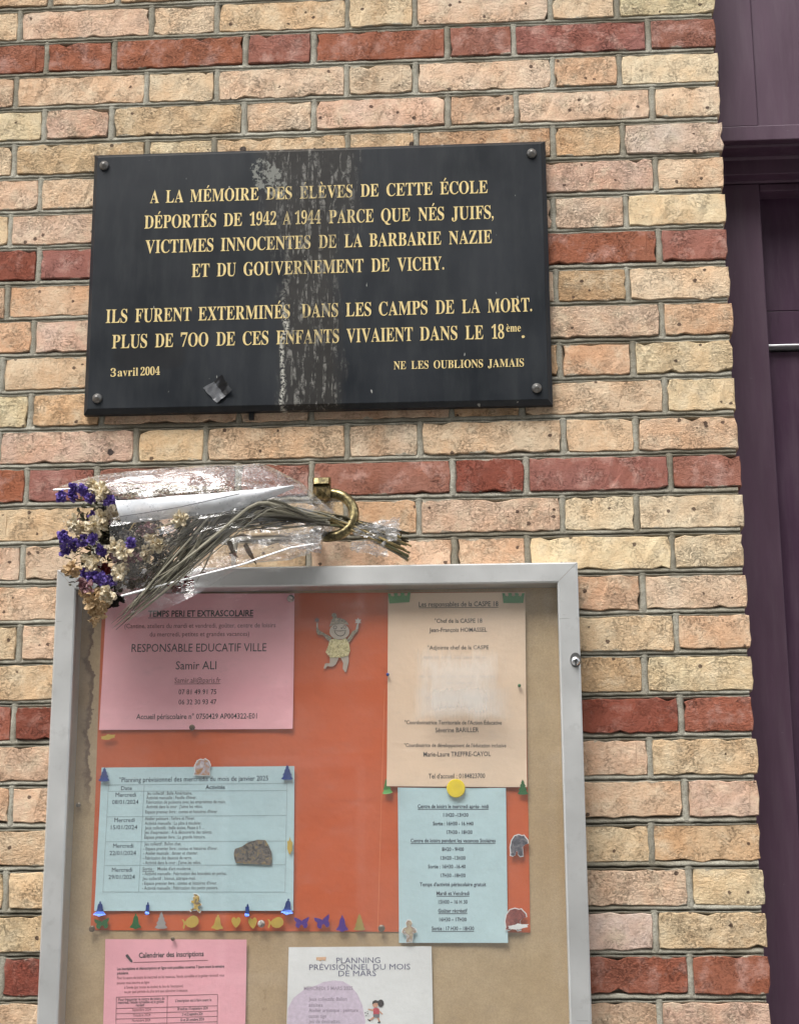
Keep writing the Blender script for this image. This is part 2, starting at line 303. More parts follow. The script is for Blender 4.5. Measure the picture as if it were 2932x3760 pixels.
'3':'65,-3 47,-2 32,2 21,7 14,14 9,21 8,30 9,39 14,45 22,49 30,51 33,35 39,25 50,18 63,16 72,17 80,20 87,24 92,32 95,42 96,56 94,70 86,81 73,88 55,91 38,91 38,107 56,107 71,110 82,118 88,131 90,147 89,160 84,170 77,176 68,178 59,177 53,172 49,165 46,156 45,147 45,136 30,138 19,142 12,150 10,160 13,174 25,185 43,192 69,194 95,192 114,183 127,169 131,151 128,134 119,120 106,110 90,102 101,100 112,95 122,89 130,80 136,69 138,55 136,40 132,28 125,18 115,10 104,4 92,0 79,-2',
'4':'48,0 48,14 56,14 64,15 71,18 76,23 78,34 78,50 3,50 3,66 80,192 117,192 117,68 145,68 145,50 117,50 117,34 119,23 124,18 131,15 139,14 143,14 143,0|22,68 78,68 78,115 78,127 78,140 79,154 80,166 76,158 73,152 69,146 63,135 59,128',
'7':'44,0 116,163 45,163 34,159 30,149 28,135 12,135 13,192 141,192 141,179 67,0',
'8':'73,-3 53,-1 37,4 24,12 15,23 10,35 8,49 11,65 19,77 32,88 48,97 33,107 23,118 16,131 14,146 16,158 20,169 28,179 40,188 56,193 77,194 102,191 119,181 130,166 134,147 131,133 124,122 112,113 98,104 118,92 132,80 140,66 142,51 138,28 124,11 114,5 102,1 89,-2|81,113 90,119 96,127 99,136 100,148 99,156 97,163 94,169 89,174 83,178 75,179 65,177 58,170 54,161 52,149 54,136 60,127 69,120|75,13 87,15 97,22 103,33 105,46 102,58 96,68 83,77 66,86 57,80 50,71 46,61 44,48 46,34 53,22 62,15',
'9':'61,-3 46,-2 35,2 27,7 21,13 18,20 17,28 20,38 30,43 35,32 41,23 50,16 62,14 78,19 89,34 97,58 100,92 93,85 85,79 74,75 62,74 41,77 24,88 13,106 9,129 11,148 17,163 26,176 38,186 53,192 71,194 89,192 106,185 119,173 129,156 133,145 136,133 138,119 138,104 137,83 134,63 128,44 120,29 110,16 96,6 80,-1|74,93 82,94 90,98 96,104 100,111 100,127 98,141 96,152 92,161 84,173 73,176 62,174 55,165 50,151 48,131 55,103',
'a':'102,-4 86,0 80,14 60,1 38,-3 26,-1 16,5 10,14 8,25 12,41 25,54 35,60 48,66 62,71 80,76 80,96 78,106 75,113 68,117 59,118 46,116 42,110 45,103 49,92 48,86 44,81 38,77 31,76 23,78 18,81 14,87 13,95 15,103 20,111 28,118 38,123 50,126 65,127 89,125 105,117 114,103 117,84 117,25 118,16 122,14 128,17 132,11 118,0|60,13 70,16 75,20 80,25 80,68 55,55 47,34 51,18',
'v':'57,-4 15,99 12,107 9,112 -1,117 -1,124 66,124 66,118 62,118 54,116 52,110 52,107 74,49 94,101 96,109 93,115 81,118 81,124 122,124 122,118 115,116 111,111 108,106 104,97 64,-4',
'r':'7,0 7,6 18,10 20,15 21,22 21,101 20,109 19,114 8,117 8,124 58,124 58,101 66,112 75,120 84,126 93,127 103,126 110,122 114,115 116,106 115,99 111,94 106,90 99,89 89,92 83,100 75,104 70,102 65,97 61,88 60,77 60,22 61,15 64,10 69,8 79,6 79,0',
'i':'40,145 32,146 26,151 22,157 20,165 22,173 26,179 32,184 40,185 48,184 55,179 59,173 60,165 59,157 55,151 48,146|7,0 7,6 18,10 20,15 21,22 21,101 20,109 19,114 8,117 8,124 59,124 59,22 60,15 62,10 72,6 72,0',
'l':'7,0 7,6 18,10 20,15 21,22 21,159 20,167 19,172 8,176 8,182 59,182 59,22 60,15 62,10 72,6 72,0',
'e':'62,-4 47,-2 34,4 23,14 15,27 10,44 8,63 10,81 15,96 24,109 35,119 48,125 63,127 84,124 100,112 110,94 113,69 113,66 47,66 49,45 55,29 66,20 80,17 95,21 108,34 114,29 103,15 91,4 77,-2|46,77 81,77 81,86 80,101 77,111 72,117 64,119 51,109 46,81',
'm':'7,0 7,6 18,10 20,15 21,22 21,101 20,108 18,113 8,118 8,124 59,124 59,106 75,122 95,127 117,122 128,104 146,122 167,127 182,125 193,117 199,103 201,85 201,22 202,15 204,10 214,6 214,0 151,0 151,6 161,10 163,15 164,22 164,87 163,96 161,103 151,109 140,105 130,95 130,22 130,15 132,10 142,6 142,0 80,0 80,6 90,10 92,15 93,22 93,87 92,96 90,103 80,109 68,105 59,94 59,22 61,11 71,6 71,0'}
# ------------------------------------------------------------------ ground
gm = NT('asphalt_pavement', 0.9); gv = gm.coord()
gm.color(gm.mix(gm.noise(gv, 3, 6), (0.16, 0.155, 0.15), (0.24, 0.235, 0.225))); gm.bump(gm.noise(gv, 300, 3), 0.5, 0.003)
g = mesh_obj('pavement', [(-150, -150, 0), (150, -150, 0), (150, 0.3, 0), (-150, 0.3, 0)], [(0, 1, 2, 3)], gm.m, origin=(0, 0, 0))
tag(g, kind='structure')

# ------------------------------------------------------------------ unseen house added across the street, reflects in glass and slab, blocks low sky
hm = NT('pale_render', 0.85); hv = hm.coord(); hm.color(hm.mix(hm.noise(hv, 1.2, 5), (0.33, 0.30, 0.25), (0.44, 0.41, 0.35)))
M_WIN = simple('dark_window_glass', (0.03, 0.035, 0.04), 0.08, 0.0, 0.1, 2); M_WFR = simple('white_window_frame', (0.70, 0.70, 0.68), 0.5, 0, 0.05, 5)
HO = Vector((0, -12.0, 0)); house = empty('facing_house', HO, 'pale unseen house added across the street for the case glass and plaque to reflect', 'house')
hb = MB(); hb.box(-22, 22, -20, -12.0, 0, 13.0); hb.box(-22, 22, -12.12, -12.0, 3.4, 3.6); hb.box(-22, 22, -12.3, -12.0, 12.6, 13.1); hb.build('wall', hm.m, house)
for fl_ in range(4):
    for ix in range(-7, 8):
        cx, cz = ix * 2.8 + 0.6, 2.0 + fl_ * 3.0
        w_ = MB(); w_.box(cx - .62, cx + .62, -11.99, -11.93, cz - .95, cz + .95); wf_ = w_.build('window_frame', M_WFR, house)
        for sx_ in (-1, 1):
            w_ = MB(); w_.box(cx + sx_ * .3 - .25, cx + sx_ * .3 + .25, -11.93, -11.92, cz - .85, cz + .85); w_.build('window_pane', M_WIN, house)

# ------------------------------------------------------------------ the brick wall
wall = empty('brick_wall', (0, 0.1, 0), 'buff brick wall banded with red courses behind the plaque and notice case', 'wall')
PAL = {'p': (0.80, 0.69, 0.48), 'c': (0.80, 0.65, 0.46), 't': (0.76, 0.575, 0.39), 'k': (0.75, 0.555, 0.42),
       'o': (0.72, 0.505, 0.32), 'b': (0.60, 0.41, 0.26), 'g': (0.70, 0.585, 0.485), 'y': (0.76, 0.61, 0.40)}
REDS = {'r': (0.37, 0.145, 0.092, 0.75), 'm': (0.36, 0.165, 0.13, 1.0), 'd': (0.27, 0.088, 0.06, 0.45), 'f': (0.40, 0.15, 0.10, 0.6)}
ROWS = {-1: 'pccctcky', 0: 'mmmrmrrrrrr', 1: 'pocpccttkc', 2: 'cctkctkpk', 3: 'gobttcty', 4: 'tkkctkckc', 5: 'cckktckt',
        6: 'mrrrrdmd', 7: 'cbkcttoo', 8: 'ocktcoko', 9: 'cobkcotyo', 10: 'ckotckop', 11: 'ttycttkto', 12: 'mmdmmmmrm',
        13: 'pptotktkc', 14: 'ccotttkko', 15: 'coykcttt', 16: 'oytktkkc', 17: 'cotktttyo', 18: 'rdmdrddr', 19: 'ytcktttk',
        20: 'kkctkttok', 21: 'oytkttty', 22: 'cckttkty', 23: 'ygtcktty', 24: 'rrmdrrdd', 25: 'kttcykt', 26: 'ctykcttk'}
P_, S_, H_, E_, B_ = 0.323125, 0.213662, 0.109463, 0.104652, 0.152419
def joints(r, xmax):
    """x positions (from the corner, positive leftwards) of the vertical joints of course r"""
    x = [0.0]; rr = random.Random(1000 + r)
    if r % 2 == 0: x.append(E_); nxt = [S_, H_]
    else: x.append(B_); nxt = [H_, S_]
    i = 0
    while x[-1] < xmax: x.append(x[-1] + nxt[i % 2]); i += 1
    return [x[0]] + [q + rr.uniform(-0.003, 0.003) for q in x[1:]]
def rowz(r):
    rr = random.Random(50 + r); return ZT - (r + 0.5) * 0.06 + rr.uniform(-0.0008, 0.0008)
def brick_mesh(w, h, rr, depth=0.05):
    """local mesh of one brick: uneven outline, worn arris, slightly lumpy face (faces -y)"""
    n = max(5, int(w / 0.013)); m = 4
    pts = []
    def jit(a=0.00065): return rr.gauss(0, a)
    cc = 0.003
    for i in range(n + 1): pts.append([-w/2 + w*i/n, -h/2, 0])
    for j in range(1, m + 1): pts.append([w/2, -h/2 + h*j/m, 0])
    for i in range(1, n + 1): pts.append([w/2 - w*i/n, h/2, 0])
    for j in range(1, m): pts.append([-w/2, h/2 - h*j/m, 0])
    N = len(pts)
    cs = {0, n, n + m, 2*n + m}
    outer = []
    for k, (x, z, _) in enumerate(pts):
        if k in cs: x *= 1 - cc*0.35/ (w/2); z *= 1 - cc*0.2/(h/2)
        sx, sz = jit(), jit(0.0009)
        if rr.random() < 0.06: sz += -math.copysign(rr.uniform(0.002, 0.005), z) if abs(z) > h*0.45 else 0
        if rr.random() < 0.05 and abs(x) > w*0.47: sx += -math.copysign(rr.uniform(0.002, 0.004), x)
        outer.append((x + sx, z + sz))
    V = [(x, depth, z) for x, z in outer] + [(x, 0.0011 + abs(jit(0.0004)), z) for x, z in outer]
    V += [(x * (1 - 0.0010/(w/2)), 0.0 + jit(0.0003), z * (1 - 0.0010/(h/2))) for x, z in outer]
    Fs = []
    for a in range(2):
        for k in range(N):
            k2 = (k + 1) % N; Fs.append((a*N + k, a*N + k2, (a+1)*N + k2, (a+1)*N + k))
    # face: centre line of vertices so that it can be slightly uneven
    mid = []
    for i in range(1, n): mid.append(len(V)); V.append((-w/2 + w*i/n + jit(0.003), -0.0004 + jit(0.0007), jit(0.004)))
    b = 2 * N
    bot = [b + i for i in range(n + 1)]; top = [b + (n + m + n - i) for i in range(n + 1)]
    right = [b + n + j for j in range(m + 1)]; left = [b + 0] + [b + N - j for j in range(1, m)] + [top[0]]
    for i in range(1, n - 1):
        Fs.append((bot[i], bot[i+1], mid[i], mid[i-1])); Fs.append((mid[i-1], mid[i], top[i+1], top[i]))
    Fs.append(tuple([mid[0]] + [top[1]] + left[::-1] + [bot[1]]))
    Fs.append(tuple([mid[-1]] + [bot[n-1]] + right + [top[n-1]]))
    return V, Fs
ROW0, ROW1, XV = -1, 27, 1.215
n_brick = 0
outer_mb = {False: MB(), True: MB()}
for r in range(-12, 42):
    js = joints(r, 1.9); zc = rowz(r); rr = random.Random(300 + r)
    red = r % 6 == 0
    for i in range(len(js) - 1):
        x1, x0 = -js[i], -js[i+1]
        if i > 0: x1 -= 0.0043 + rr.uniform(-0.0010, 0.0014)
        x0 += 0.0043 + rr.uniform(-0.0010, 0.0014)
        if i == 0: x1 += rr.uniform(-0.002, 0.002)
        w, h = x1 - x0, 0.0492 + rr.uniform(-0.0012, 0.0010)
        V, Fs = brick_mesh(w, h, rr, 0.10 if i == 0 else 0.05)
        c = Vector(((x0 + x1) / 2, rr.gauss(0, 0.0008), zc + rr.uniform(-0.0008, 0.0008)))
        tilt = rr.gauss(0, 0.0020)
        V = [(x, y, z + x * tilt) for x, y, z in V]
        if ROW0 <= r <= ROW1 and -js[i] > -XV:
            code = ROWS.get(r, ''); pal = REDS if red else PAL
            ch = code[i] if i < len(code) else rr.choice('rmdr' if red else 'ctkocytk')
            if ch not in pal: ch = rr.choice('rmd' if red else 'ctk')
            k = pal[ch]; al = k[3] if red else 1.0
            f = rr.uniform(0.93, 1.07); f2 = rr.uniform(0.96, 1.04)
            o = mesh_obj('brick', [Vector(v) + c for v in V], Fs, M_RED if red else M_BRICK, wall, origin=c)
            o.color = (k[0]*f, k[1]*f*f2, k[2]*f/f2, al); n_brick += 1
        else:
            outer_mb[red].add([Vector(v) + c for v in V], Fs)
for red in (False, True):
    o = outer_mb[red].build('brick_beyond_view', M_RED if red else M_BRICK, wall); tag(o, kind='stuff')
    o.name = 'brick_field'
    o.color = REDS['r'] if red else (*PAL['t'], 1)
# mortar: one pointed bed joint per course plus the perpends, as one real recessed surface
mo = MB()
def hn(x, z, s): return noise.noise(Vector((x * s, z * s, 3.7)))
NX = 330
for r in range(-12, 43):
    zj = rowz(r) + 0.03 if r < 42 else rowz(41) - 0.03
    js_up = joints(r - 1, 1.9)
    prof = [(0.0085, 0.012), (0.0058, 0.0034), (0.0022, 0.0016), (-0.0006, 0.0012), (-0.0008, 0.0130), (-0.0030, 0.0130), (-0.0033, 0.0006), (-0.0056, 0.0022), (-0.0085, 0.012)]
    V = []
    for i in range(NX + 1):
        x = -0.005 - 1.9 * i / NX
        nearj = min(abs(-x - q) for q in js_up[1:] + [99])
        cut = 1.0 if nearj > 0.006 else 0.12
        d1 = hn(x, zj, 60) * 0.0011; d2 = hn(x, zj + 5, 150) * 0.0006; d3 = hn(x + 9, zj, 35)
        gap = cut * max(0.12, min(1, 0.85 + d3 * 1.1))
        for k, (dz, y) in enumerate(prof):
            yy = y
            if k in (4, 5): yy = 0.0018 + (y - 0.0018) * gap
            if k in (3, 4): dz2 = -0.0016 + (dz + 0.0016) * (0.6 + 0.6 * gap)
            else: dz2 = dz
            V.append((x, yy + d2 + (hn(x, zj + dz*30, 90) * 0.0005), zj + dz2 + d1))
    n = len(prof)
    mo.add(V, [(i*n+k, i*n+k+1, (i+1)*n+k+1, (i+1)*n+k) for i in range(NX) for k in range(n - 1)])
for r in range(-12, 42):
    zc = rowz(r)
    for q in joints(r, 1.9)[1:]:
        V = []; NZ = 9; XS = [(-0.0075, 0.010), (-0.0045, 0.0022), (-0.0015, 0.0010), (0.0015, 0.0011), (0.0045, 0.0024), (0.0075, 0.010)]
        for j in range(NZ + 1):
            z = zc - 0.029 + 0.058 * j / NZ; dx = hn(q * 5, z, 70) * 0.0012
            for (x, y) in XS: V.append((-q + x + dx, y + hn(q, z + x, 130) * 0.0007, z))
        mo.add(V, [(j*6+k, j*6+k+1, (j+1)*6+k+1, (j+1)*6+k) for j in range(NZ) for k in range(5)])
mortar = mo.build('mortar', M_MORTAR, wall, smooth=True)
bk = MB(); bk.box(-1.93, -0.004, 0.012, 0.10, 0.25, ZT + 0.75); bk.build('wall_core', M_MORTAR, wall)

# ------------------------------------------------------------------ purple door surround on the right
def purple(name, base, rough=0.42):
    m = NT(name, rough, base, spec=0.5); v = m.coord((1, 1, 0.25))
    n1 = m.noise(v, 9, 6, 0.65); n2 = m.noise(m.coord((1, 1, 0.12)), 55, 5, 0.6)
    c = m.mix(m.ramp(n1, [(0.3, 0), (0.7, 1)]), tuple(x * 0.72 for x in base), tuple(x * 1.2 for x in base))
    c = m.mix(m.ramp(n2, [(0.46, 0), (0.72, 0.28)]), c, (0.155, 0.110, 0.140))
    sc = m.noise(m.coord((0.35, 1, 1), off=(2, 0, 5)), 120, 2); c = m.mix(m.ramp(sc, [(0.74, 0), (0.80, 0.3)]), c, (0.26, 0.22, 0.25))
    m.color(c); m.l(m.ramp(n1, [(0.3, 0.36), (0.7, 0.56)]), m.b.inputs['Roughness'])
    m.bump(m.math('ADD', m.noise(m.coord((1, 1, 0.1)), 160, 3), n1), 0.25, 0.0012); return m.m
M_PUR = purple('purple_paint', (0.092, 0.046, 0.078)); M_PUR2 = purple('purple_paint_door', (0.064, 0.023, 0.056), 0.38)
door = empty('door_surround', (0.25, 0.2, 0), 'purple painted wooden door case with heavy moulded lintel right of the brick wall', 'door frame')
YA, YB, YC, YD = 0.085, 0.142, 0.170, 0.206
def zx(dx, dy, Y): p = at(dx, dy, Y); return p.x, p.z
RX = 0.75
# upper stile, panel and rail
z_rb = zx(1600, 301.5, YA)[1]; z_rt = zx(1640, 268.5, YA)[1]; x_st = zx(1611, 200, YA)[0]
b = MB(); b.box(-0.02, x_st, YA, YA + 0.03, z_rt + 0.001, ZT + 0.75, 0.0012); b.build('stile', M_PUR, door)
b = MB(); b.box(x_st + 0.0006, RX, YA + 0.006, YA + 0.03, z_rt + 0.001, ZT + 0.75, 0.001); b.build('upper_panel', M_PUR, door)
b = MB(); b.box(-0.02, RX, YA - 0.003, YA + 0.03, z_rb, z_rt, 0.0015); b.build('rail', M_PUR, door)
# lintel moulding: profile (y, z) swept along x
def sweep(prof, x0, x1, nx=2):
    m_ = MB(); V = []
    for i in range(nx + 1):
        x = x0 + (x1 - x0) * i / nx
        V += [(x, y, z) for y, z in prof]
    n = len(prof)
    m_.add(V, [(i*n+k, (i+1)*n+k, (i+1)*n+k+1, i*n+k+1) for i in range(nx) for k in range(n-1)] + [tuple(range(n)), tuple(nx*n + k for k in range(n-1, -1, -1))])
    return m_
z1 = zx(1600, 338, YB)[1]; z2 = zx(1600, 372, YB)[1]; z3 = zx(1600, 390, YC)[1]
prof = [(YA + 0.029, z_rb + 0.02), (YA + 0.012, z_rb - 0.0005), (YA + 0.014, z_rb - 0.004), (YA + 0.022, z_rb - 0.005)]
for k in range(7):
    a = k / 6 * math.pi / 2; prof.append((YA + 0.022 + (YB - YA - 0.027) * math.sin(a), z_rb - 0.005 - (z_rb - 0.005 - z1 - 0.001) * (1 - math.cos(a))))
prof += [(YB, z1 - 0.003), (YB, z2 + 0.001), (YB + 0.001, z2), (YC - 0.006, z2 - 0.0015), (YC - 0.002, z2 - 0.004), (YC - 0.001, z3), (YC + 0.06, z3), (YC + 0.06, z_rb + 0.02)]
sweep(prof, -0.02, RX).build('lintel_moulding', M_PUR, door)
# door frame below the lintel
x_j = [zx(1621.2, 406, YC)[0], zx(1638, 755, YC)[0], zx(1661, 1092, YC)[0], zx(1690.8, 1638, YC)[0]]
xj = sum(x_j) / 4
b = MB(); b.box(-0.02, xj, YC, YC + 0.10, 0.0, z3 - 0.0015, 0.002); b.build('jamb', M_PUR, door)
z_hr = zx(1660, 405, YC)[1]
b = MB(); b.box(xj + 0.0008, RX, YC + 0.003, YC + 0.10, z_hr, z3 - 0.0015, 0.0015); b.build('head_rail', M_PUR, door)
leaf = empty('door', (xj + 0.25, YD, 0), 'dark purple door leaf with a bright metal strip set back behind the door case', 'door')
z_ln = zx(1660, 664, YD)[1]; z_bt = zx(1670, 737, YD)[1]; z_bb = zx(1670, 749, YD)[1]; z_bm = zx(1670, 742.5, YD)[1]
b = MB(); b.box(xj - 0.01, RX, YD, YD + 0.04, z_ln + 0.0012, z_hr + 0.02, 0.0008); b.build('top_board', M_PUR2, leaf)
b = MB(); b.box(xj - 0.01, RX, YD - 0.0006, YD + 0.04, z_bt, z_ln, 0.0008); b.build('lock_board', M_PUR2, leaf)
b = MB(); b.box(xj - 0.01, RX, YD + 0.004, YD + 0.04, 0.02, z_bb, 0.0008); b.build('lower_board', M_PUR2, leaf)
M_CHROME = simple('bright_steel', (0.88, 0.88, 0.89), 0.3, 0.6, 0.04)
b = MB(); b.box(xj + 0.001, RX, YD + 0.05, YD + 0.07, 0.02, z_hr + 0.02); b.build('door_core', M_PUR2, leaf)
b = MB(); b.box(xj + 0.001, RX, YD - 0.010, YD + 0.02, z_bm, z_bt - 0.0005, 0.0018); b.build('metal_strip', M_CHROME, leaf)
# ------------------------------------------------------------------ lettering helpers
def glyph_polys(ch): return [[tuple(map(int, p.split(','))) for p in s.split()] for s in GLYPHS[ch].split('|')]
def fill_mesh(polys):
    """fill closed outlines (with holes) -> verts (x, y), faces"""
    cu = bpy.data.curves.new('tmp', 'CURVE'); cu.dimensions = '2D'; cu.fill_mode = 'FRONT'
    for P in polys:
        s = cu.splines.new('POLY'); s.points.add(len(P) - 1); s.use_cyclic_u = True
        for q, (x, y) in zip(s.points, P): q.co = (x, y, 0, 1)
    o = bpy.data.objects.new('tmp', cu); me = bpy.data.meshes.new_from_object(o)
    V = [(v.co.x, v.co.y) for v in me.vertices]; Fs = [tuple(p.vertices) for p in me.polygons]
    bpy.data.objects.remove(o); bpy.data.curves.remove(cu); bpy.data.meshes.remove(me)
    return V, Fs
_g = {}
def glyph(ch):
    if ch not in _g: _g[ch] = fill_mesh(glyph_polys(ch))
    return _g[ch]
ACC = {'É': ('E', 'acute'), 'È': ('E', 'grave'), 'è': ('e', 'grave')}
def serif_word(word):
    """verts/faces of one word in font units (cap height 182)"""
    V, Fs = [], []; x = 0.0
    for ch in word:
        if ch == '.': P = [(18*math.cos(a*math.pi/6), 18 + 18*math.sin(a*math.pi/6)) for a in range(12)]; g_ = (P, [tuple(range(12))]); lo, hi = -18, 18
        elif ch == ',': P = [(-16, 34), (14, 34), (20, 18), (14, -8), (-10, -34), (-14, -28), (2, -6), (-4, 4), (-18, 14)]; g_ = (P, [tuple(range(len(P)-1, -1, -1))]); lo, hi = -18, 20
        else:
            b_, acc = ACC.get(ch, (ch, None)); V0, F0 = glyph(b_); V0, F0 = list(V0), list(F0)
            lo = min(p[0] for p in V0); hi = max(p[0] for p in V0)
            if acc:
                t = 196 if b_ == 'E' else 140; m_ = (lo + hi) / 2
                q = [(m_-12, t), (m_+2, t), (m_+40, t+38), (m_+14, t+44)]
                if acc == 'grave': q = [(2*m_ - x_, y_) for x_, y_ in q][::-1]
                n = len(V0); V0 += q; F0.append((n, n+1, n+2, n+3))
            g_ = (V0, F0)
        n = len(V); V += [(p[0] - lo + x, p[1]) for p in g_[0]]; Fs += [tuple(i + n for i in f) for f in g_[1]]
        x += hi - lo + 13
    w = x - 13
    return V, Fs, w
def place2d(mb, V, w, h0, Fs, a, b, cap, surf, shear=0.0):
    """lay flat glyph verts along a->b (points of a plane y = const) scaled to cap height"""
    d = (b - a); L = math.hypot(d.x, d.z); ux, uz = d.x / L, d.z / L; sx, sy = L / w, cap / h0
    out = []
    for x, y in V:
        X = a.x + ux * x * sx - uz * y * sy; Z = a.z + uz * x * sx + ux * y * sy
        out.append((X, surf(X, Z), Z))
    mb.add(out, Fs)
_t = {}
def sans(text, bold=0.0):
    k = (text, bold)
    if k not in _t:
        c = bpy.data.curves.new('t', 'FONT'); c.body = text; c.resolution_u = 2; c.offset = bold
        o = bpy.data.objects.new('t', c); me = bpy.data.meshes.new_from_object(o)
        V = [(v.co.x, v.co.y) for v in me.vertices]; Fs = [tuple(p.vertices) for p in me.polygons]
        bpy.data.objects.remove(o); bpy.data.curves.remove(c); bpy.data.meshes.remove(me)
        lo = min(p[0] for p in V); V = [(x - lo, y) for x, y in V]
        _t[k] = (V, Fs, max(p[0] for p in V))
    return _t[k]
PXM = 0.000692      # metres per reading pixel at the wall

# ------------------------------------------------------------------ memorial plaque
PQ = at(681, 600, -0.018); PQ_O = Vector((PQ.x, 0, PQ.z))
cTL, cTR, cBR, cBL = at(200.5, 331, -0.014), at(1163.3, 302.7, -0.014), at(1176.8, 863.2, -0.014), at(181.5, 886, -0.014)
px0 = (cTL.x + cBL.x) / 2; px1 = (cTR.x + cBR.x) / 2; pz0 = (cBL.z + cBR.z) / 2; pz1 = (cTL.z + cTR.z) / 2
ptilt = ((cTR.z - cTL.z) + (cBR.z - cBL.z)) / 2 / (px1 - px0)
YF = -0.022
plaque = empty('memorial_plaque', PQ_O, 'black stone memorial plaque with gold engraved lettering screwed to the brick wall', 'plaque')
def pz(x): return (x - PQ.x) * ptilt
def plaque_stain(m, v):
    """grey lime runs down the middle of the slab (own shape, same place on slab and letters); returns mask colour sockets"""
    sp = m.n('SeparateXYZ'); m.l(v, sp.inputs[0]); X, Z = sp.outputs[0], sp.outputs[2]
    wob = m.math('MULTIPLY', m.math('SUBTRACT', m.noise(v, 14, 3), 0.5), 0.05)
    xx = m.math('ADD', X, wob)
    def band(c, hw, soft=0.012, src=xx):
        return m.ramp(m.math('DIVIDE', m.math('ABSOLUTE', m.math('SUBTRACT', src, c)), hw + soft), [(max(0, (hw - soft) / (hw + soft)), 1), (1.0, 0)])
    up = m.ramp(Z, [(0.0, 0), (0.16, 1)])
    vert = m.noise(m.coord((1, 1, 0.16)), 150, 5, 0.62, 0.6)
    blob = m.noise(v, 110, 5, 0.7)
    streak = m.math('MULTIPLY', m.ramp(vert, [(0.52, 0), (0.60, 1)]), m.ramp(blob, [(0.42, 0), (0.58, 1)]))
    wide = m.math('MAXIMUM', m.math('MULTIPLY', band(-0.015, 0.075), up), band(-0.014, 0.042))
    a = m.math('MULTIPLY', streak, wide)
    drip = m.math('MULTIPLY', m.math('MULTIPLY', band(-0.054, 0.0030, 0.003), m.ramp(m.noise(v, 230, 3), [(0.46, 0), (0.52, 1)])), m.ramp(m.math('ADD', Z, 0.5), [(0.43, 1), (0.48, 0.25), (0.56, 0.05)]))
    return a, drip, wide, blob, X, Z
def slate():
    m = NT('black_slate', 0.4, spec=0.30); v = m.coord()
    a, drip, wide, blob, X, Z = plaque_stain(m, v)
    n1 = m.noise(v, 6, 6, 0.6); n2 = m.noise(m.coord((1, 1, 0.2)), 45, 5, 0.6)
    c = m.mix(m.ramp(n1, [(0.3, 0), (0.7, 1)]), (0.007, 0.010, 0.0145), (0.016, 0.020, 0.026))
    c = m.mix(m.ramp(n2, [(0.45, 0), (0.75, 0.6)]), c, (0.032, 0.037, 0.040))
    c = m.mix(m.math('MULTIPLY', wide, 0.75), c, m.mix(blob, (0.012, 0.010, 0.009), (0.05, 0.046, 0.040)))
    # rubbed dark patch above the date
    dx = m.math('DIVIDE', m.math('ADD', X, 0.26), 0.06); dz = m.math('DIVIDE', m.math('ADD', Z, 0.117), 0.022)
    dd = m.math('ADD', m.math('POWER', m.math('ABSOLUTE', dx), 4.0), m.math('POWER', m.math('ABSOLUTE', dz), 4.0))
    c = m.mix(m.ramp(m.math('MULTIPLY', m.math('ADD', dd, m.math('MULTIPLY', blob, 0.6)), 0.5), [(0.4, 0.7), (0.65, 0)]), c, (0.010, 0.011, 0.013))
    c = m.mix(m.math('MULTIPLY', a, 0.75), c, (0.23, 0.225, 0.205)); c = m.mix(drip, c, (0.50, 0.49, 0.43))
    # old paint blotch near the top edge
    nw = m.math('MULTIPLY', m.math('SUBTRACT', m.noise(v, 40, 3, 0.6), 0.5), 0.05)
    px_ = m.math('DIVIDE', m.math('ADD', m.math('ADD', X, nw), m.math('ADD', 0.002, m.math('MULTIPLY', Z, 0.46))) , 0.022)
    pz_ = m.math('DIVIDE', m.math('SUBTRACT', Z, 0.172), 0.036)
    pd = m.math('ADD', m.math('POWER', m.math('ABSOLUTE', px_), 2.5), m.math('POWER', m.math('ABSOLUTE', pz_), 2.5))
    holes = m.ramp(m.noise(v, 120, 5, 0.7), [(0.44, 0), (0.50, 1)])
    c = m.mix(m.math('MULTIPLY', m.ramp(m.math('MULTIPLY', m.math('ADD', pd, m.math('MULTIPLY', blob, 0.9)), 0.5), [(0.575, 1), (0.675, 0)]), holes), c, (0.20, 0.205, 0.185))
    sc = m.ramp(m.noise(m.coord((1, 1, 0.5), off=(1.7, 0, 0.4)), 85, 2), [(0.745, 0), (0.765, 0.8)]); c = m.mix(sc, c, (0.35, 0.35, 0.33))
    m.color(c); m.l(m.ramp(n1, [(0.3, 0.34), (0.7, 0.52)]), m.b.inputs['Roughness'])
    m.bump(m.math('ADD', m.math('MULTIPLY', n2, 0.5), m.math('ADD', m.math('MULTIPLY', a, 1.2), drip)), 0.3, 0.001); return m.m
def gold():
    m = NT('gold_lettering', 0.45, spec=0.5); v = m.coord()
    a, drip, wide, blob, X, Z = plaque_stain(m, v)
    n = m.noise(v, 220, 4)
    c = m.mix(m.ramp(n, [(0.3, 0), (0.65, 1)]), (0.60, 0.45, 0.18), (0.80, 0.65, 0.32))
    c = m.mix(m.math('MULTIPLY', wide, m.ramp(blob, [(0.45, 0.0), (0.60, 0.75)])), c, (0.085, 0.075, 0.055))
    c = m.mix(m.math('MULTIPLY', a, 0.8), c, (0.30, 0.28, 0.22)); c = m.mix(drip, c, (0.50, 0.49, 0.43))
    m.color(c); m.b.inputs['Metallic'].default_value = 0.15; return m.m
M_SLATE, M_GOLD = slate(), gold()
ch_ = 0.0075
sl = MB()
def ringp(ins, y): return [(px0 + ins, y, pz0 + ins + pz(px0)), (px1 - ins, y, pz0 + ins + pz(px1)), (px1 - ins, y, pz1 - ins + pz(px1)), (px0 + ins, y, pz1 - ins + pz(px0))]
V = ringp(0, -0.004) + ringp(0, -0.0145) + ringp(ch_ - 0.0006, YF + 0.0003) + ringp(ch_, YF)
Fs = [(0, 3, 2, 1), (12, 13, 14, 15)]
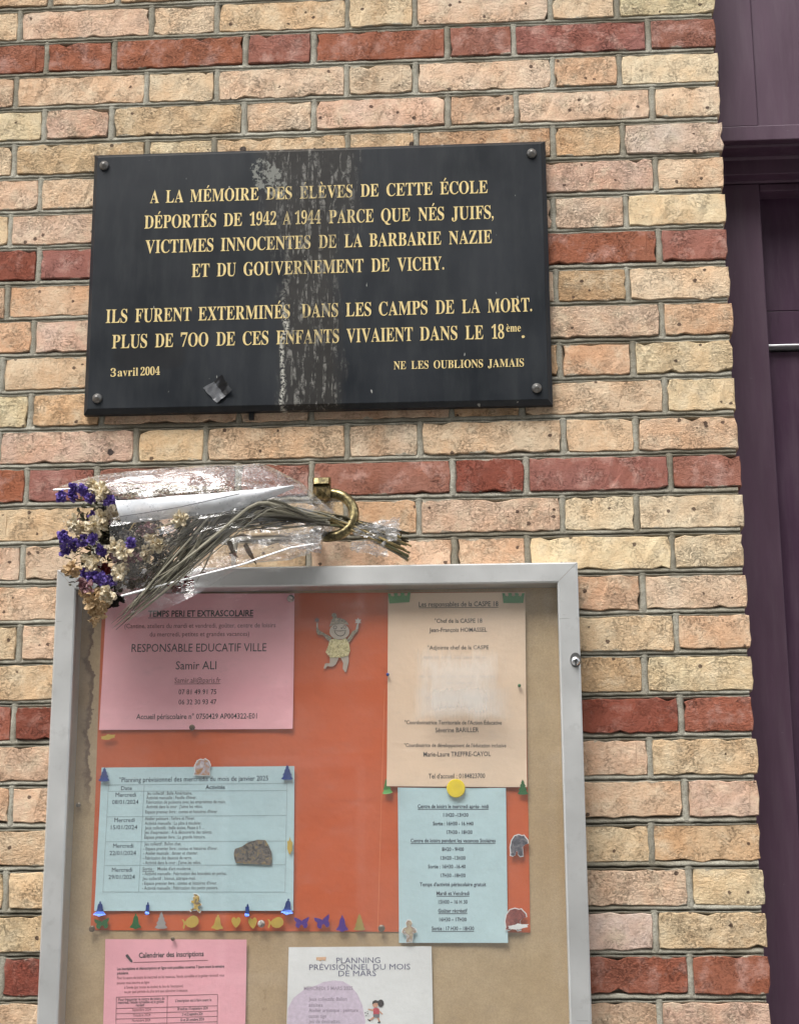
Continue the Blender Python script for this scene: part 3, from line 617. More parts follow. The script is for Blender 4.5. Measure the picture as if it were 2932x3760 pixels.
for a in range(3):
    for k in range(4): k2 = (k+1) % 4; Fs.append((a*4+k, a*4+k2, (a+1)*4+k2, (a+1)*4+k))
sl.add(V, Fs); sl.build('slab', M_SLATE, plaque)
WORDS = [
 (29.3, 319.8, 433.4, 1039.4, 411.6, [('A',319.8,339),('LA',353.5,391.1),('MÉMOIRE',405.4,551.2),('DES',567.1,622.2),('ÉLÈVES',639,751.4),('DE',768.6,807),('CETTE',823.8,921.8),('ÉCOLE',938,1039.3)]),
 (30.4, 307.7, 487.6, 1044, 466.3, [('DÉPORTÉS',307.7,460.7),('DE',476.7,515.8),('1942',532.3,588.9),('A',602.8,620.8),('1944',628.9,683.9),('PARCE',701.1,796.2),('QUE',812.2,874.2),('NÉS',891.4,946.6),('JUIFS,',962.6,1052.2)]),
 (30.4, 310, 540.3, 1048.5, 518.4, [('VICTIMES',310,454.9),('INNOCENTES',470.6,661.9),('DE',679.6,717),('LA',734.2,772.3),('BARBARIE',787,940.5),('NAZIE',957.1,1048.5)]),
 (30.4, 408.6, 591.1, 946.6, 575.2, [('ET',408.6,446.2),('DU',462.2,502.8),('GOUVERNEMENT',519.3,774.7),('DE',791.3,830),('VICHY.',846.9,946.6)]),
 (30.6, 225.6, 689, 1133.9, 664, [('ILS',225.6,271.4),('FURENT',288,407.7),('EXTERMINÉS',422.8,617.9),('DANS',642.5,720.7),('LES',737,791.3),('CAMPS',807.6,911.3),('DE',928.2,968.1),('LA',984.7,1023.4),('MORT.',1039.3,1133.9)]),
 (30.6, 238.7, 743.2, 1118.5, 720.7, [('PLUS',238.7,313.5),('DE',330.3,369.1),('7OO',385.1,443.9),('DE',460.7,501),('CES',517.3,572.1),('ENFANTS',588.9,722.5),('VIVAIENT',738.5,879.7),('DANS',895,974.9),('LE',991.7,1030.1),('18',1047.9,1074.6)]),
 (18.0, 235.8, 803.5, 341, 799.2, [('3',235.8,247.4),('avril',251.1,294.6),('2004',299.8,341)]),
 (17.6, 839.2, 787.7, 1116.7, 781.5, [('NE',839.2,865.3),('LES',876.6,913.5),('OUBLIONS',924.2,1029.5),('JAMAIS',1039.9,1116.7)]),
 (30.6, 1111.5, 720.9, 1118.5, 720.7, [('.',1111.5,1118.5)]),
 (17.4, 1079.2, 707.5, 1109.9, 706.6, [('ème',1079.2,1109.9)])]
YL = YF - 0.0005
for cap, xl, yl, xr, yr, ws in WORDS:
    let = MB()
    for w_, a_, b_ in ws:
        V, Fs, w = serif_word(w_)
        ya = yl + (yr - yl) * (a_ - xl) / (xr - xl); yb = yl + (yr - yl) * (b_ - xl) / (xr - xl)
        place2d(let, V, w, 182.0, Fs, at(a_, ya, YL), at(b_, yb, YL), cap * 0.000715, lambda X, Z: YL)
    let.build('inscription_line', M_GOLD, plaque)

M_STUD = simple('weathered_steel_stud', (0.20, 0.195, 0.185), 0.4, 0.75, 0.3, 300)
for sx, sy in ((222, 352), (1133, 326), (1144, 827), (207, 849)):
    s = MB(); c = at(sx, sy, YF - 0.003); c.y = YF
    s.lathe_y(c, [(0.0078, 0.001), (0.0078, -0.0012), (0.0074, -0.0028), (0.0058, -0.0048), (0.0036, -0.0060), (0.0030, -0.0078), (0.0015, -0.0085)], 20)
    s.build('screw_cap', M_STUD, plaque, smooth=True)
# torn scrap of shiny black tape stuck to the slab
M_TAPE = simple('black_tape', (0.016, 0.016, 0.018), 0.3, 0.0, 0.2, 90, 0.4, 260); M_TAPE2 = simple('grey_tape_face', (0.12, 0.125, 0.135), 0.35, 0.1, 0.2, 90)
tp = empty('tape_scrap', at(463, 832, YF), 'torn curled scrap of grey and black tape on the plaque below the lettering', 'tape')
def tape(u, v):
    a, b_, c, d = Vector((433, 828)), Vector((475, 803)), Vector((496, 834)), Vector((462, 860))
    q = a.lerp(b_, u).lerp(d.lerp(c, u), v); p = at(q.x, q.y, YF)
    lift = 0.0012 + 0.010 * max(0, u - 0.45) ** 1.3 * (1.6 if v < 0.5 else 1.0) + 0.0012 * math.sin(9 * u + 5 * v) + 0.006 * max(0, v - 0.75)
    return (p.x + 0.0008 * math.sin(14 * v), YF - lift, p.z)
t1 = MB(); t1.grid(lambda u, v: tape(u * 0.55, v), 7, 8); t1.build('folded_flap', M_TAPE2, tp)
t2 = MB(); t2.grid(lambda u, v: tape(0.55 + u * 0.45, v), 7, 8); t2.build('tape_strip', M_TAPE, tp)
bl = MB(); q = at(536, 886, -0.004); bl.box(q.x - 0.004, q.x + 0.004, -0.006, 0.004, q.z - 0.007, q.z + 0.006, 0.001)
tag(bl.build('bolt', simple('black_iron', (0.02, 0.02, 0.022), 0.5), center=True), 'small black bolt in the joint just under the plaque', 'bolt')
# ------------------------------------------------------------------ glazed notice case
YFR, YG, YBK = -0.058, -0.050, -0.018
fTL, fTR = at(122.8, 1214.8, YFR), at(1231, 1198.4, YFR)
fBR, fBL = at(1261, 2184, YFR), at(76.2, 2184, YFR)
iTL, iTR = at(163, 1255, YFR), at(1190.4, 1240.5, YFR)
iBR, iBL = at(1216.5, 2184, YFR), at(125.6, 2184, YFR)
fx0, fx1 = (fTL.x + fBL.x) / 2, (fTR.x + fBR.x) / 2
fz1 = (fTL.z + fTR.z) / 2; fw = (iTL.x - fTL.x + iBL.x - fBL.x + fTR.x - iTR.x + fBR.x - iBR.x) / 4
fz0 = fz1 - 1.02; ftilt = (fTR.z - fTL.z) / (fx1 - fx0)
def fz(x): return (x - (fx0 + fx1) / 2) * ftilt
CASE = Vector(((fx0 + fx1) / 2, -0.03, fz0))
case = empty('notice_case', CASE, 'glazed aluminium notice case full of coloured school notices, hung below the plaque', 'notice board')
def alu():
    m = NT('brushed_aluminium', 0.42, (0.62, 0.63, 0.62), 0.55, 0.5); v = m.coord()
    n = m.noise(v, 9, 5, 0.6); s = m.noise(m.coord((1, 1, 0.06)), 500, 2); d = m.noise(v, 40, 5, 0.7)
    c = m.mix(m.ramp(n, [(0.3, 0), (0.7, 1)]), (0.58, 0.59, 0.585), (0.67, 0.68, 0.675))
    c = m.mix(m.ramp(d, [(0.56, 0), (0.72, 0.35)]), c, (0.40, 0.40, 0.39)); m.color(c)
    m.l(m.ramp(n, [(0.3, 0.34), (0.7, 0.5)]), m.b.inputs['Roughness'])
    scr = m.ramp(m.noise(m.coord((0.12, 1, 1.6), off=(1, 0, 2)), 160, 2), [(0.73, 0), (0.76, 0.5)]); m.color(m.mix(scr, c, (0.30, 0.30, 0.29)))
    m.bump(m.math('ADD', s, d), 0.12, 0.0006); return m.m
M_ALU = alu()
def member(p, q, ax, name):
    """one mitred frame member: p outer start, q outer end, ax: side"""
    m_ = MB()
    # cross-section (inset from the outer edge, y)
    sec = [(0.0, -0.004), (0.0, YFR + 0.0025), (0.0025, YFR), (fw - 0.002, YFR), (fw, YFR + 0.002), (fw, YG - 0.004 + 0.008), (fw, YBK)]
    V = []
    for x_, z_, dxs, dzs in ((p[0], p[1], p[2], p[3]), (q[0], q[1], q[2], q[3])):
        V += [(x_ + dxs * s_, y_, z_ + dzs * s_ + fz(x_ + dxs * s_)) for s_, y_ in sec]
    n = len(sec); m_.add(V, [(k, k+1, n+k+1, n+k) for k in range(n-1)])
    m_.build(name, M_ALU, case)
g_ = 0.00025
member((fx0 + g_, fz1, 1, -1), (fx1 - g_, fz1, -1, -1), 't', 'frame_rail')
member((fx1, fz1 - g_, -1, -1), (fx1, fz0 + g_, -1, 1), 'r', 'frame_stile')
member((fx1 - g_, fz0, -1, 1), (fx0 + g_, fz0, 1, 1), 'b', 'frame_rail')
member((fx0, fz0 + g_, 1, 1), (fx0, fz1 - g_, 1, -1), 'l', 'frame_stile')
TIDE = at(193, 1450, YBK).x - CASE.x
def backing():
    m = NT('buff_backing_board', 0.85, spec=0.3); v = m.coord()
    n = m.noise(v, 2.6, 5, 0.6); f = m.noise(v, 320, 4, 0.7); n3 = m.noise(v, 30, 6, 0.7)
    c = m.mix(m.ramp(n, [(0.35, 0), (0.65, 1)]), (0.47, 0.33, 0.19), (0.54, 0.41, 0.26))
    c = m.mix(m.ramp(n3, [(0.4, 0), (0.7, 0.4)]), c, (0.32, 0.225, 0.125))
    c = m.mix(m.ramp(f, [(0.35, 0.3), (0.6, 0)]), c, (0.26, 0.185, 0.11))
    sp = m.n('SeparateXYZ'); m.l(v, sp.inputs[0]); X, Z = sp.outputs[0], sp.outputs[2]
    # brown tide mark down the left edge and small brown drips on the right
    w = m.math('MULTIPLY', m.math('SUBTRACT', m.noise(v, 16, 4, 0.6), 0.5), 0.045)
    w = m.math('ADD', w, m.math('MULTIPLY', m.math('SUBTRACT', m.noise(v, 110, 4, 0.7), 0.5), 0.014))
    dn = m.math('ADD', m.math('MULTIPLY', m.math('SUBTRACT', m.math('ADD', X, w), TIDE), 10.0), 0.5)
    up = m.ramp(Z, [(0.66, 0), (0.72, 1)])
    c = m.mix(m.math('MULTIPLY', m.ramp(dn, [(0.20, 0.15), (0.42, 0.35), (0.485, 0.95), (0.515, 0.85), (0.525, 0)]), up), c, (0.115, 0.058, 0.030))
    blot = m.ramp(m.noise(m.coord((1, 1, 0.7), off=(4, 0, 2)), 38, 4), [(0.70, 0), (0.75, 0.55)])
    c = m.mix(blot, c, (0.20, 0.115, 0.05)); m.color(c)
    m.bump(m.math('ADD', f, n3), 0.35, 0.0012); return m.m
b = MB(); b.add([(fx0 + 0.002, YBK, fz0 + 0.004 + fz(fx0)), (fx1 - 0.002, YBK, fz0 + 0.004 + fz(fx1)), (fx1 - 0.002, YBK, fz1 - 0.004 + fz(fx1)), (fx0 + 0.002, YBK, fz1 - 0.004 + fz(fx0)),
  (fx0 + 0.002, -0.005, fz0 + 0.004 + fz(fx0)), (fx1 - 0.002, -0.005, fz0 + 0.004 + fz(fx1)), (fx1 - 0.002, -0.005, fz1 - 0.004 + fz(fx1)), (fx0 + 0.002, -0.005, fz1 - 0.004 + fz(fx0))],
  [(0,1,2,3), (4,7,6,5), (0,3,7,4), (1,5,6,2), (2,6,7,3), (0,4,5,1)])
b.build('backing_board', backing(), case)
def glass():
    m = NT('window_glass'); t = m.t; v = m.coord()
    tr = m.n('BsdfTransparent'); tr.inputs[0].default_value = (0.99, 0.995, 0.99, 1)
    gl = m.n('BsdfGlossy'); gl.inputs['Roughness'].default_value = 0.03; gl.inputs[0].default_value = (1, 1, 1, 1)
    mx = m.n('MixShader'); m.l(m.schlick(0.03), mx.inputs[0]); m.l(tr.outputs[0], mx.inputs[1]); m.l(gl.outputs[0], mx.inputs[2])
    df = m.n('BsdfDiffuse'); df.inputs[0].default_value = (0.75, 0.75, 0.73, 1)
    n1 = m.noise(v, 5, 5, 0.6); n2 = m.noise(m.coord((0.45, 1, 1), off=(3, 0, 1)), 60, 5, 0.7)
    dust_and_reflection = m.math('ADD', m.ramp(n1, [(0.35, 0.012), (0.7, 0.05)]), m.ramp(n2, [(0.55, 0.0), (0.75, 0.03)]))
    sp = m.n('SeparateXYZ'); m.l(v, sp.inputs[0])
    # two whitish patches: street reflection put in as diffuse colour
    s1, s2 = at(978, 1462, YG), at(985, 1500, YG)
    for cx, cz, hw, hh, amt in ((s1.x - CASE.x, s1.z - CASE.z, 0.062, 0.048, 0.42), (s2.x - CASE.x, s2.z - CASE.z, 0.070, 0.022, 0.2)):
        ax = m.math('DIVIDE', m.math('ABSOLUTE', m.math('SUBTRACT', sp.outputs[0], cx)), hw)
        az = m.math('DIVIDE', m.math('ABSOLUTE', m.math('SUBTRACT', sp.outputs[2], cz)), hh)
        e = m.math('ADD', m.math('MAXIMUM', ax, az), m.math('MULTIPLY', m.noise(m.coord((1, 1, 0.12), off=(cx, 0, 0)), 80, 4, 0.7), 1.3))
        dust_and_reflection = m.math('ADD', dust_and_reflection, m.ramp(m.math('MULTIPLY', e, 0.5), [(0.55, amt * 0.6), (0.86, 0)]))
    m2 = m.n('MixShader'); m.l(dust_and_reflection, m2.inputs[0]); m.l(mx.outputs[0], m2.inputs[1]); m.l(df.outputs[0], m2.inputs[2])
    m.l(m2.outputs[0], m.out.inputs['Surface']); return m.m
b = MB(); e_ = fw - 0.003
b.box(fx0 + e_, fx1 - e_, YG, YG + 0.002, fz0 + e_, fz1 - e_)
b.v = [Vector((p.x, p.y, p.z + fz(p.x))) for p in b.v]
b.build('glass_pane', glass(), case)
# lock: chrome barrel set in an oval hole of the right stile
lk = at(1226.5, 1407.5, YFR); M_DARK = simple('black_gap', (0.012, 0.012, 0.012), 0.6); M_CHR = simple('chrome', (0.75, 0.76, 0.77), 0.12, 1.0, 0.05)
lock = mesh_obj('lock', [Vector(lk) + Vector((0.0078 * math.cos(a*math.pi/12), -0.0006, 0.0105 * math.sin(a*math.pi/12))) for a in range(24)] + [Vector(lk) + Vector((0.0078 * math.cos(a*math.pi/12), 0.002, 0.0105 * math.sin(a*math.pi/12))) for a in range(24)],
   [tuple(range(24))] + [(a, a+24, (a+1) % 24 + 24, (a+1) % 24) for a in range(24)], simple('lock_rosette', (0.25, 0.25, 0.25), 0.3, 0.8), case)
s = MB(); s.lathe_y(Vector((lk.x, YFR - 0.0007, lk.z - 0.002)), [(0.0066, 0), (0.0062, -0.003), (0.0045, -0.0052), (0.002, -0.006)], 20)
cyl = s.build('lock_barrel', M_CHR, lock, smooth=True)
s = MB(); s.box(lk.x - 0.0011, lk.x + 0.0011, YFR - 0.0075, YFR - 0.006, lk.z - 0.0085, lk.z + 0.0005); s.build('key_slot', M_DARK, lock)

# ------------------------------------------------------------------ paper sheets
def paper(name, base, rough=0.75, fibre=0.06):
    m = NT(name, rough, spec=0.3); v = m.coord(rand=True)
    n = m.noise(v, 6, 4, 0.6); f = m.noise(v, 700, 2)
    c = m.mix(m.ramp(n, [(0.3, 0), (0.7, 1)]), tuple(x * 0.93 for x in base), tuple(min(1, x * 1.05) for x in base))
    c = m.mix(m.ramp(f, [(0.3, fibre), (0.6, 0)]), c, tuple(x * 0.6 for x in base)); m.color(c)
    m.bump(m.math('ADD', m.noise(v, 13, 4, 0.6), m.math('MULTIPLY', f, 0.05)), 0.45, 0.006); return m.m
M_ORANGE = paper('orange_paper', (0.58, 0.112, 0.032)); M_PINK = paper('old_rose_paper', (0.93, 0.48, 0.54)); M_PEACH = paper('peach_paper', (0.80, 0.61, 0.46))
M_BLUE = paper('pale_blue_paper', (0.50, 0.67, 0.72)); M_PINK2 = paper('fresh_pink_paper', (0.86, 0.42, 0.49)); M_WHITE = paper('white_paper', (0.78, 0.79, 0.80))
def ink(name, c): return simple(name, c, 0.7, 0, 0.25, 200)
M_INK = ink('black_ink', (0.05, 0.048, 0.055)); M_INKB = ink('blue_black_ink', (0.045, 0.06, 0.10)); M_INKR = ink('faded_rose_ink', (0.24, 0.10, 0.115)); M_INKF = ink('faded_ink', (0.22, 0.25, 0.27))
M_INKM = ink('mauve_ink', (0.13, 0.13, 0.22)); M_INKP = ink('pale_mauve_ink', (0.34, 0.28, 0.36)); M_LINE = ink('grey_rule', (0.30, 0.38, 0.42))
M_WASH = ink('washed_out_ink', (0.69, 0.54, 0.43))
class Sheet:
    def __init__(s, name, corners, Y, mat, label, cat, seed, amp=0.0012, curl=(0, 0, 0, 0)):
        s.Y, s.seed, s.amp = Y, seed, amp
        s.c = [at(x, y, Y) for x, y in corners]; s.curl = curl          # TL TR BR BL
        o = sum(s.c, Vector()) / 4; s.root = empty(name, o, label, cat)
        mb = MB()
        def fn(u, v):
            p = s.c[0].lerp(s.c[1], u).lerp(s.c[3].lerp(s.c[2], u), 1 - v)
            return (p.x, s.surf(p.x, p.z), p.z)
        mb.grid(fn, 64, 64); mb.build('sheet', mat, s.root, smooth=True)
        s.mb = {}
    def surf(s, X, Z):
        y = s.Y - s.amp * (noise.noise(Vector((X * 9, Z * 7, s.seed))) + 0.28 * noise.noise(Vector((X * 30, Z * 22, s.seed + 5))))
        for c, h in zip(s.c, s.curl):
            if h:
                d = math.hypot(X - c.x, Z - c.z); y -= h * max(0, 1 - d / 0.045) ** 2
        return y
    def ins(s, X, Z): return s.surf(X, Z) - 0.00035
    def m(s, mat, name='printed_text'):
        return s.mb.setdefault((name, mat.name), (MB(), mat, name))[0]
    def text(s, t, xl, xr, y, cap, mat, bold=0.0, y2=None, ul=False):
        if y2 is None: y2 = y - (xr - xl) * 0.006
        V, Fs, w = sans(t, bold + (0.004 if cap < 7.9 else 0.0))
        a, b = at(xl, y, s.Y), at(xr, y2, s.Y)
        mb = MB(); place2d(mb, V, w, 0.66, Fs, a, b, cap * PXM, s.ins); mb.build('text_line', mat, s.root)
        if ul: s.line(xl, y + 2.4, xr, y2 + 2.4, 0.0008, mat)
    def line(s, x0, y0, x1, y1, wd, mat, name='printed_rule'):
        a, b = at(x0, y0, s.Y), at(x1, y1, s.Y); d = (b - a); L = math.hypot(d.x, d.z); n = max(1, int(L / 0.02))
        px_, pz_ = -d.z / L * wd / 2, d.x / L * wd / 2; V = []
        for i in range(n + 1):
            q = a.lerp(b, i / n)
            for sg in (1, -1): X, Z = q.x + sg * px_, q.z + sg * pz_; V.append((X, s.ins(X, Z), Z))
        mb = MB(); mb.add(V, [(2*i, 2*i+1, 2*i+3, 2*i+2) for i in range(n)]); mb.build(name, mat, s.root)
    def poly(s, pts, mat, name, lift=0.0):
        if name == 'lilac_shape':
            n = len(pts); cx = sum(p[0] for p in pts) / n; cy = sum(p[1] for p in pts) / n; V = []
            for k in range(9):
                for x, y in pts:
                    f = 1 - k / 8.5; q = at(cx + (x - cx) * f, cy + (y - cy) * f, s.Y); V.append((q.x, s.surf(q.x, q.z) - 0.00018, q.z))
            s.m(mat, name).add(V, [(k*n+i, k*n+(i+1) % n, (k+1)*n+(i+1) % n, (k+1)*n+i) for k in range(8) for i in range(n)] + [tuple(8*n+i for i in range(n))]); return
        V = []
        for x, y in pts: q = at(x, y, s.Y); V.append((q.x, s.ins(q.x, q.z) - 0.0002 - lift, q.z))
        s.m(mat, name).add(V, [tuple(range(len(V)))])
    def done(s):
        for mb, mat, name in s.mb.values(): mb.build(name, mat, s.root)
orange = Sheet('orange_sheet', [(219, 1268), (1118, 1262), (1130, 1989), (193, 1984)], -0.0192, M_ORANGE, 'large orange backing sheet pinned behind the upper notices in the case', 'poster', 1, 0.0005)
orange.line(820, 1470, 805, 1990, 0.0006, ink('orange_crease', (0.78, 0.25, 0.10)), 'fold_line')
orange.line(645, 1708, 808, 1706, 0.0006, ink('orange_crease_dark', (0.60, 0.12, 0.035)), 'fold_line')
orange.done()
pk = Sheet('pink_notice', [(228, 1266), (628.3, 1266), (624.3, 1554.7), (211.6, 1556.7)], -0.0228, M_PINK, 'old rose notice headed TEMPS PERI ET EXTRASCOLAIRE at the top left of the case', 'notice', 2, 0.0013, (0, 0.002, 0.003, 0.001))
pk.text('TEMPS PERI ET EXTRASCOLAIRE', 315.9, 540, 1315.5, 12.5, M_INK, 0.02, ul=True)
pk.text('(Cantine, ateliers du mardi et vendredi, goûter, centre de loisirs', 265.7, 587.6, 1340, 9.5, M_INKR)
pk.text('du mercredi, petites et grandes vacances)', 319.4, 531.5, 1357.6, 9.5, M_INKR)
pk.text('RESPONSABLE EDUCATIF VILLE', 280.8, 568, 1390.7, 16.5, M_INK)
pk.text('Samir ALI', 375, 461.3, 1427.8, 16.5, M_INK)
pk.text('Samir.ali@paris.fr', 372.5, 470.3, 1456.4, 10.5, M_INKR, ul=True)
pk.text('07 81 49 91 75', 381, 461.3, 1481, 10, M_INK); pk.text('06 32 30 93 47', 381, 461.3, 1502.5, 10, M_INK)
pk.text('Accueil périscolaire n° 0750429 AP004322-E01', 290.8, 548, 1534, 10.5, M_INK, 0.008)
pk.done()
pe = Sheet('peach_notice', [(827.3, 1265), (1119, 1262.6), (1123, 1679), (824.5, 1677)], -0.0232, M_PEACH, 'peach notice listing the staff of the district, with green crown stickers on its top corners', 'notice', 3, 0.0013, (0, 0, 0.002, 0.003))
pe.text('Les responsables de la CASPE 18', 892.6, 1061.8, 1293.8, 10, M_INK, 0.008, ul=True)
pe.text('°Chef de la CASPE 18', 926, 1027.6, 1328.6, 8.6, M_INK, 0.006); pe.text('Jean-François HOMASSEL', 914.9, 1037.9, 1348, 8.6, M_INK, 0.008)
pe.text('°Adjointe chef de la CASPE', 911.4, 1041.3, 1385.5, 8, M_INK, 0.004)
for yy, x0, x1 in ((1402, 903, 1034), (1443, 893, 1062), (1457, 952, 1008), (1488, 905, 1052), (1505, 935, 1015)):
    xx = x0; rr = random.Random(int(yy))
    while xx < x1:
        l = rr.uniform(8, 26); pe.line(xx, yy, min(xx + l, x1), yy - 0.2, 0.0030, M_WASH, 'washed_out_text'); xx += l + rr.uniform(4, 8)
pe.text("°Coordonnatrice Territoriale de l'Action Éducative", 862.3, 1069.4, 1544.5, 7.6, M_INK, 0.006, y2=1545.5)
pe.text('Séverine BARILLER', 927.8, 1020.5, 1562, 9.2, M_INK, 0.008); pe.text("°Coordinatrice de développement de l'éducation inclusive", 861.3, 1078.6, 1593, 7.2, M_INK, 0.003, y2=1594)
pe.text('Marie-Laure TREFFRE-CAYOL', 902.6, 1045.8, 1613.6, 9.2, M_INK, 0.008); pe.text("Tel d'accueil : 0184823700", 913.5, 1033.8, 1660.3, 9.2, M_INK, 0.006)
pe.done()
bp = Sheet('blue_planning_sheet', [(217, 1637), (628, 1634), (625.3, 1942.3), (201.6, 1942.8)], -0.0226, M_BLUE, 'pale blue January planning table at the left with a brown rock picture on it', 'notice', 4, 0.0013, (0, 0.002, 0.001, 0.002))
bp.text('°Planning prévisionnel des mercredis du mois de janvier 2025', 254.5, 571.8, 1668.2, 9.5, M_INKB, 0.0, y2=1664.6)
bp.text('Date', 258.5, 281.2, 1685, 7.5, M_INKB); bp.text('Activités', 438.6, 479.6, 1683, 7.8, M_INKB, 0.004)
for y, d in ((0, '08/01/2024'), (53.9, '15/01/2024'), (108.8, '22/01/2024'), (160, '29/01/2024')):
    sh = y / 160 * 7.8
    bp.text('Mercredi', 246.8 - sh, 289.9 - sh, 1699.5 + y, 8.2, M_INKB); bp.text(d, 239.4 - sh, 295.4 - sh, 1714.9 + y, 8.0, M_INKB)
ACT = [(313, 410, 1695.2, 'Jeu collectif : Balle Américaine.'), (312, 419.5, 1704.7, "Activité manuelle : Feuille d'hiver."), (312, 481.5, 1714, 'Fabrication de poissons avec les empreintes de main.'), (312, 432.4, 1723.8, "Activité dans la cour : J'aime les vélos."), (310, 463.2, 1734.8, "Espace premier livre : contes et histoires d'hiver"),
 (309, 416, 1749, "Atelier peinture : l'arbre et l'hiver."), (309, 430.4, 1759.3, 'Activité manuelle : La pâte à modeler.'), (309, 436, 1768.9, 'Jeux collectifs : balle assise, Passe à 5 ...'), (308, 453, 1778.5, "Jeu d'expression : À la découverte des talents."), (308, 438.6, 1788.8, 'Espace premier livre : La grande histoire.'),
 (308, 386.8, 1803.2, 'Jeu collectif : Ballon chat.'), (306, 464.6, 1813.3, "- Espace premier livre : contes et histoires d'hiver."), (306, 422.3, 1823.1, '- Atelier musicale : danser et chanter.'), (305, 409.4, 1833.2, '- Fabrication des dessous de verre.'), (305, 429, 1843.3, "- Activité dans la cour : J'aime les vélos."),
 (304, 329, 1856.6, 'Sortie :'), (336, 406.7, 1855.9, "Musée d'art moderne"), (304, 483, 1866.8, '- Activité manuelle : Fabrication des bracelets en perles.'), (304, 417.4, 1876.9, 'Jeu collectif : bisous, attrape-moi.'), (303, 463.2, 1887.3, "- Espace premier livre : contes et histoires d'hiver."), (303, 465, 1897.4, '- Activité manuelle : Fabrication des petits paniers.')]
for xl, xr, y, t in ACT: bp.text(t, xl, xr, y, 6.2, M_INKF, 0.008, ul=(t == 'Sortie :'))
for a_ in ((231.8, 1674.2, 611.9, 1670.6), (611.9, 1670.6, 607.8, 1902.3), (219.8, 1902.3, 607.8, 1902.3), (231.8, 1674.2, 219.8, 1902.3), (307.7, 1673.5, 295.9, 1902.3),
           (231, 1687.8, 611.7, 1686), (228.3, 1742, 610.7, 1738.8), (225.5, 1795.3, 609.8, 1793.7), (222.8, 1846, 608.8, 1844.2)): bp.line(*a_, 0.0006, M_LINE, 'printed_table')
bp.done()
bh = Sheet('blue_timetable_sheet', [(848, 1680), (1078, 1680.6), (1082.4, 2010.9), (850.5, 2010.9)], -0.0222, M_BLUE, 'pale blue opening-hours sheet hanging under the yellow disc at the right', 'notice', 5, 0.0013, (0.003, 0.003, 0.003, 0))
for t, xl, xr, y, ul in (('Centre de loisirs le mercredi après- midi', 890.3, 1041.3, 1723.5, 1), ('11H20 -13H30', 944.8, 998, 1741.9, 0), ('Sortie : 16H30 - 16 H40', 922.7, 1009, 1760.3, 0), ('17H30 - 18H30', 951.9, 1006.6, 1778.7, 0),
   ('Centre de loisirs pendant les vacances Scolaires', 875.2, 1056, 1796.5, 1), ('8H20 - 9H00', 942, 988.5, 1815, 0), ('13H20 -13H30', 939, 992, 1833.6, 0), ('Sortie : 16H30 -16-40', 912.4, 992.2, 1852, 0), ('17H30 -18H30', 939, 992, 1871, 0),
   ("Temps d'activité périscolaire gratuit", 894.6, 1035.8, 1890, 0), ('Mardi et Vendredi', 930.4, 1000.4, 1909, 1), ('15H00 – 16 H 30', 934.5, 996.3, 1927.4, 0), ('Goûter récréatif', 933.9, 995.9, 1946.2, 1), ('16H30 – 17H30', 936.4, 994.3, 1964.8, 0), ('Sortie : 17 H30 – 18H30', 920.2, 1010.2, 1984, 1)):
    bh.text(t, xl, xr, y, 7.0, M_INKB, 0.012, y2=y, ul=bool(ul))
bh.done()
cl = at(220.6, 2184, -0.0200); _b = (2003 + 424)
pc = Sheet('pink_calendar_sheet', [(225.6, 2003), (526.5, 2003.9), (519, 2440), (213, 2440)], -0.0218, M_PINK2, 'bright pink sheet headed Calendrier des inscriptions at the bottom left of the case', 'notice', 6, 0.0013, (0.002, 0.002, 0, 0))
pc.text('Calendrier des inscriptions', 296.3, 434.5, 2042.7, 9.5, M_INK, 0.02, y2=2039); pc.line(285.6, 2052.6, 443.5, 2048, 0.0009, M_INKR)
pc.poly([(269.5, 2036), (273, 2035), (283, 2049), (282.5, 2053), (278.5, 2051), (268, 2039)], M_INK, 'printed_pencil')
for t, xl, y, xr, y2, bo in (('Les inscriptions et désinscriptions en ligne sont possibles ouvertes 7 jours avant la semaine', 250.1, 2069.1, 478.5, 2063.3, .014), ('précédente.', 250, 2078.4, 274.4, 2077.6, .014),
    ("Pour le centre de loisirs du mercredi ou les vacances, l'étude surveillée et le goûter récréatif, vous", 250.1, 2088.5, 478.5, 2082.4, 0), ('pouvez vous inscrire en ligne', 250, 2099, 318.9, 2097.4, 0), ("à l'année (par toutes les écoles) du lieu de l'inscription)", 265.4, 2108.6, 390.5, 2105.2, 0),
    ("ou par quel période du plus tard que calendrier ci-dessous", 265.4, 2118, 400, 2114.5, 0), ("Pour fréquenter le centre de loisirs du", 253, 2134.6, 351, 2132, .006), ('mercredi, l\'étude surveillée et le goûter', 252, 2141, 351, 2138.5, .006), ('récréatif :', 290, 2146.5, 310, 2146, .006), ("L'inscription est à faire avant le", 374, 2137, 451, 2135, .006),
    ('Septembre 2024', 282, 2156.5, 322, 2155.5, 0), ('28 août au 10 septembre 2024', 378, 2154.5, 443, 2152.6, .006), ('Octobre 2024', 284, 2168, 321, 2167, 0), ('21 et 22 septembre 2024', 388, 2166, 432, 2164.8, .012), ('Novembre 2024', 282, 2179, 321, 2178, 0), ('10 et 20 octobre 2024', 385, 2178, 435, 2176.4, .012)):
    pc.text(t, xl, xr, y, 5.2, M_INKR if bo == 0 else M_INK, bo, y2=y2)
for a_ in ((248.6, 2126.7, 464, 2120.7), (248.6, 2126.7, 247, 2230), (464, 2120.7, 463, 2226), (357.1, 2123.7, 355.5, 2228), (248.4, 2150.8, 463.7, 2145), (248.2, 2162, 463.6, 2156), (248, 2173.3, 463.5, 2167.5), (247.8, 2184.6, 463.3, 2179)): pc.line(*a_, 0.0008, M_INKR, 'printed_table')
pc.done()
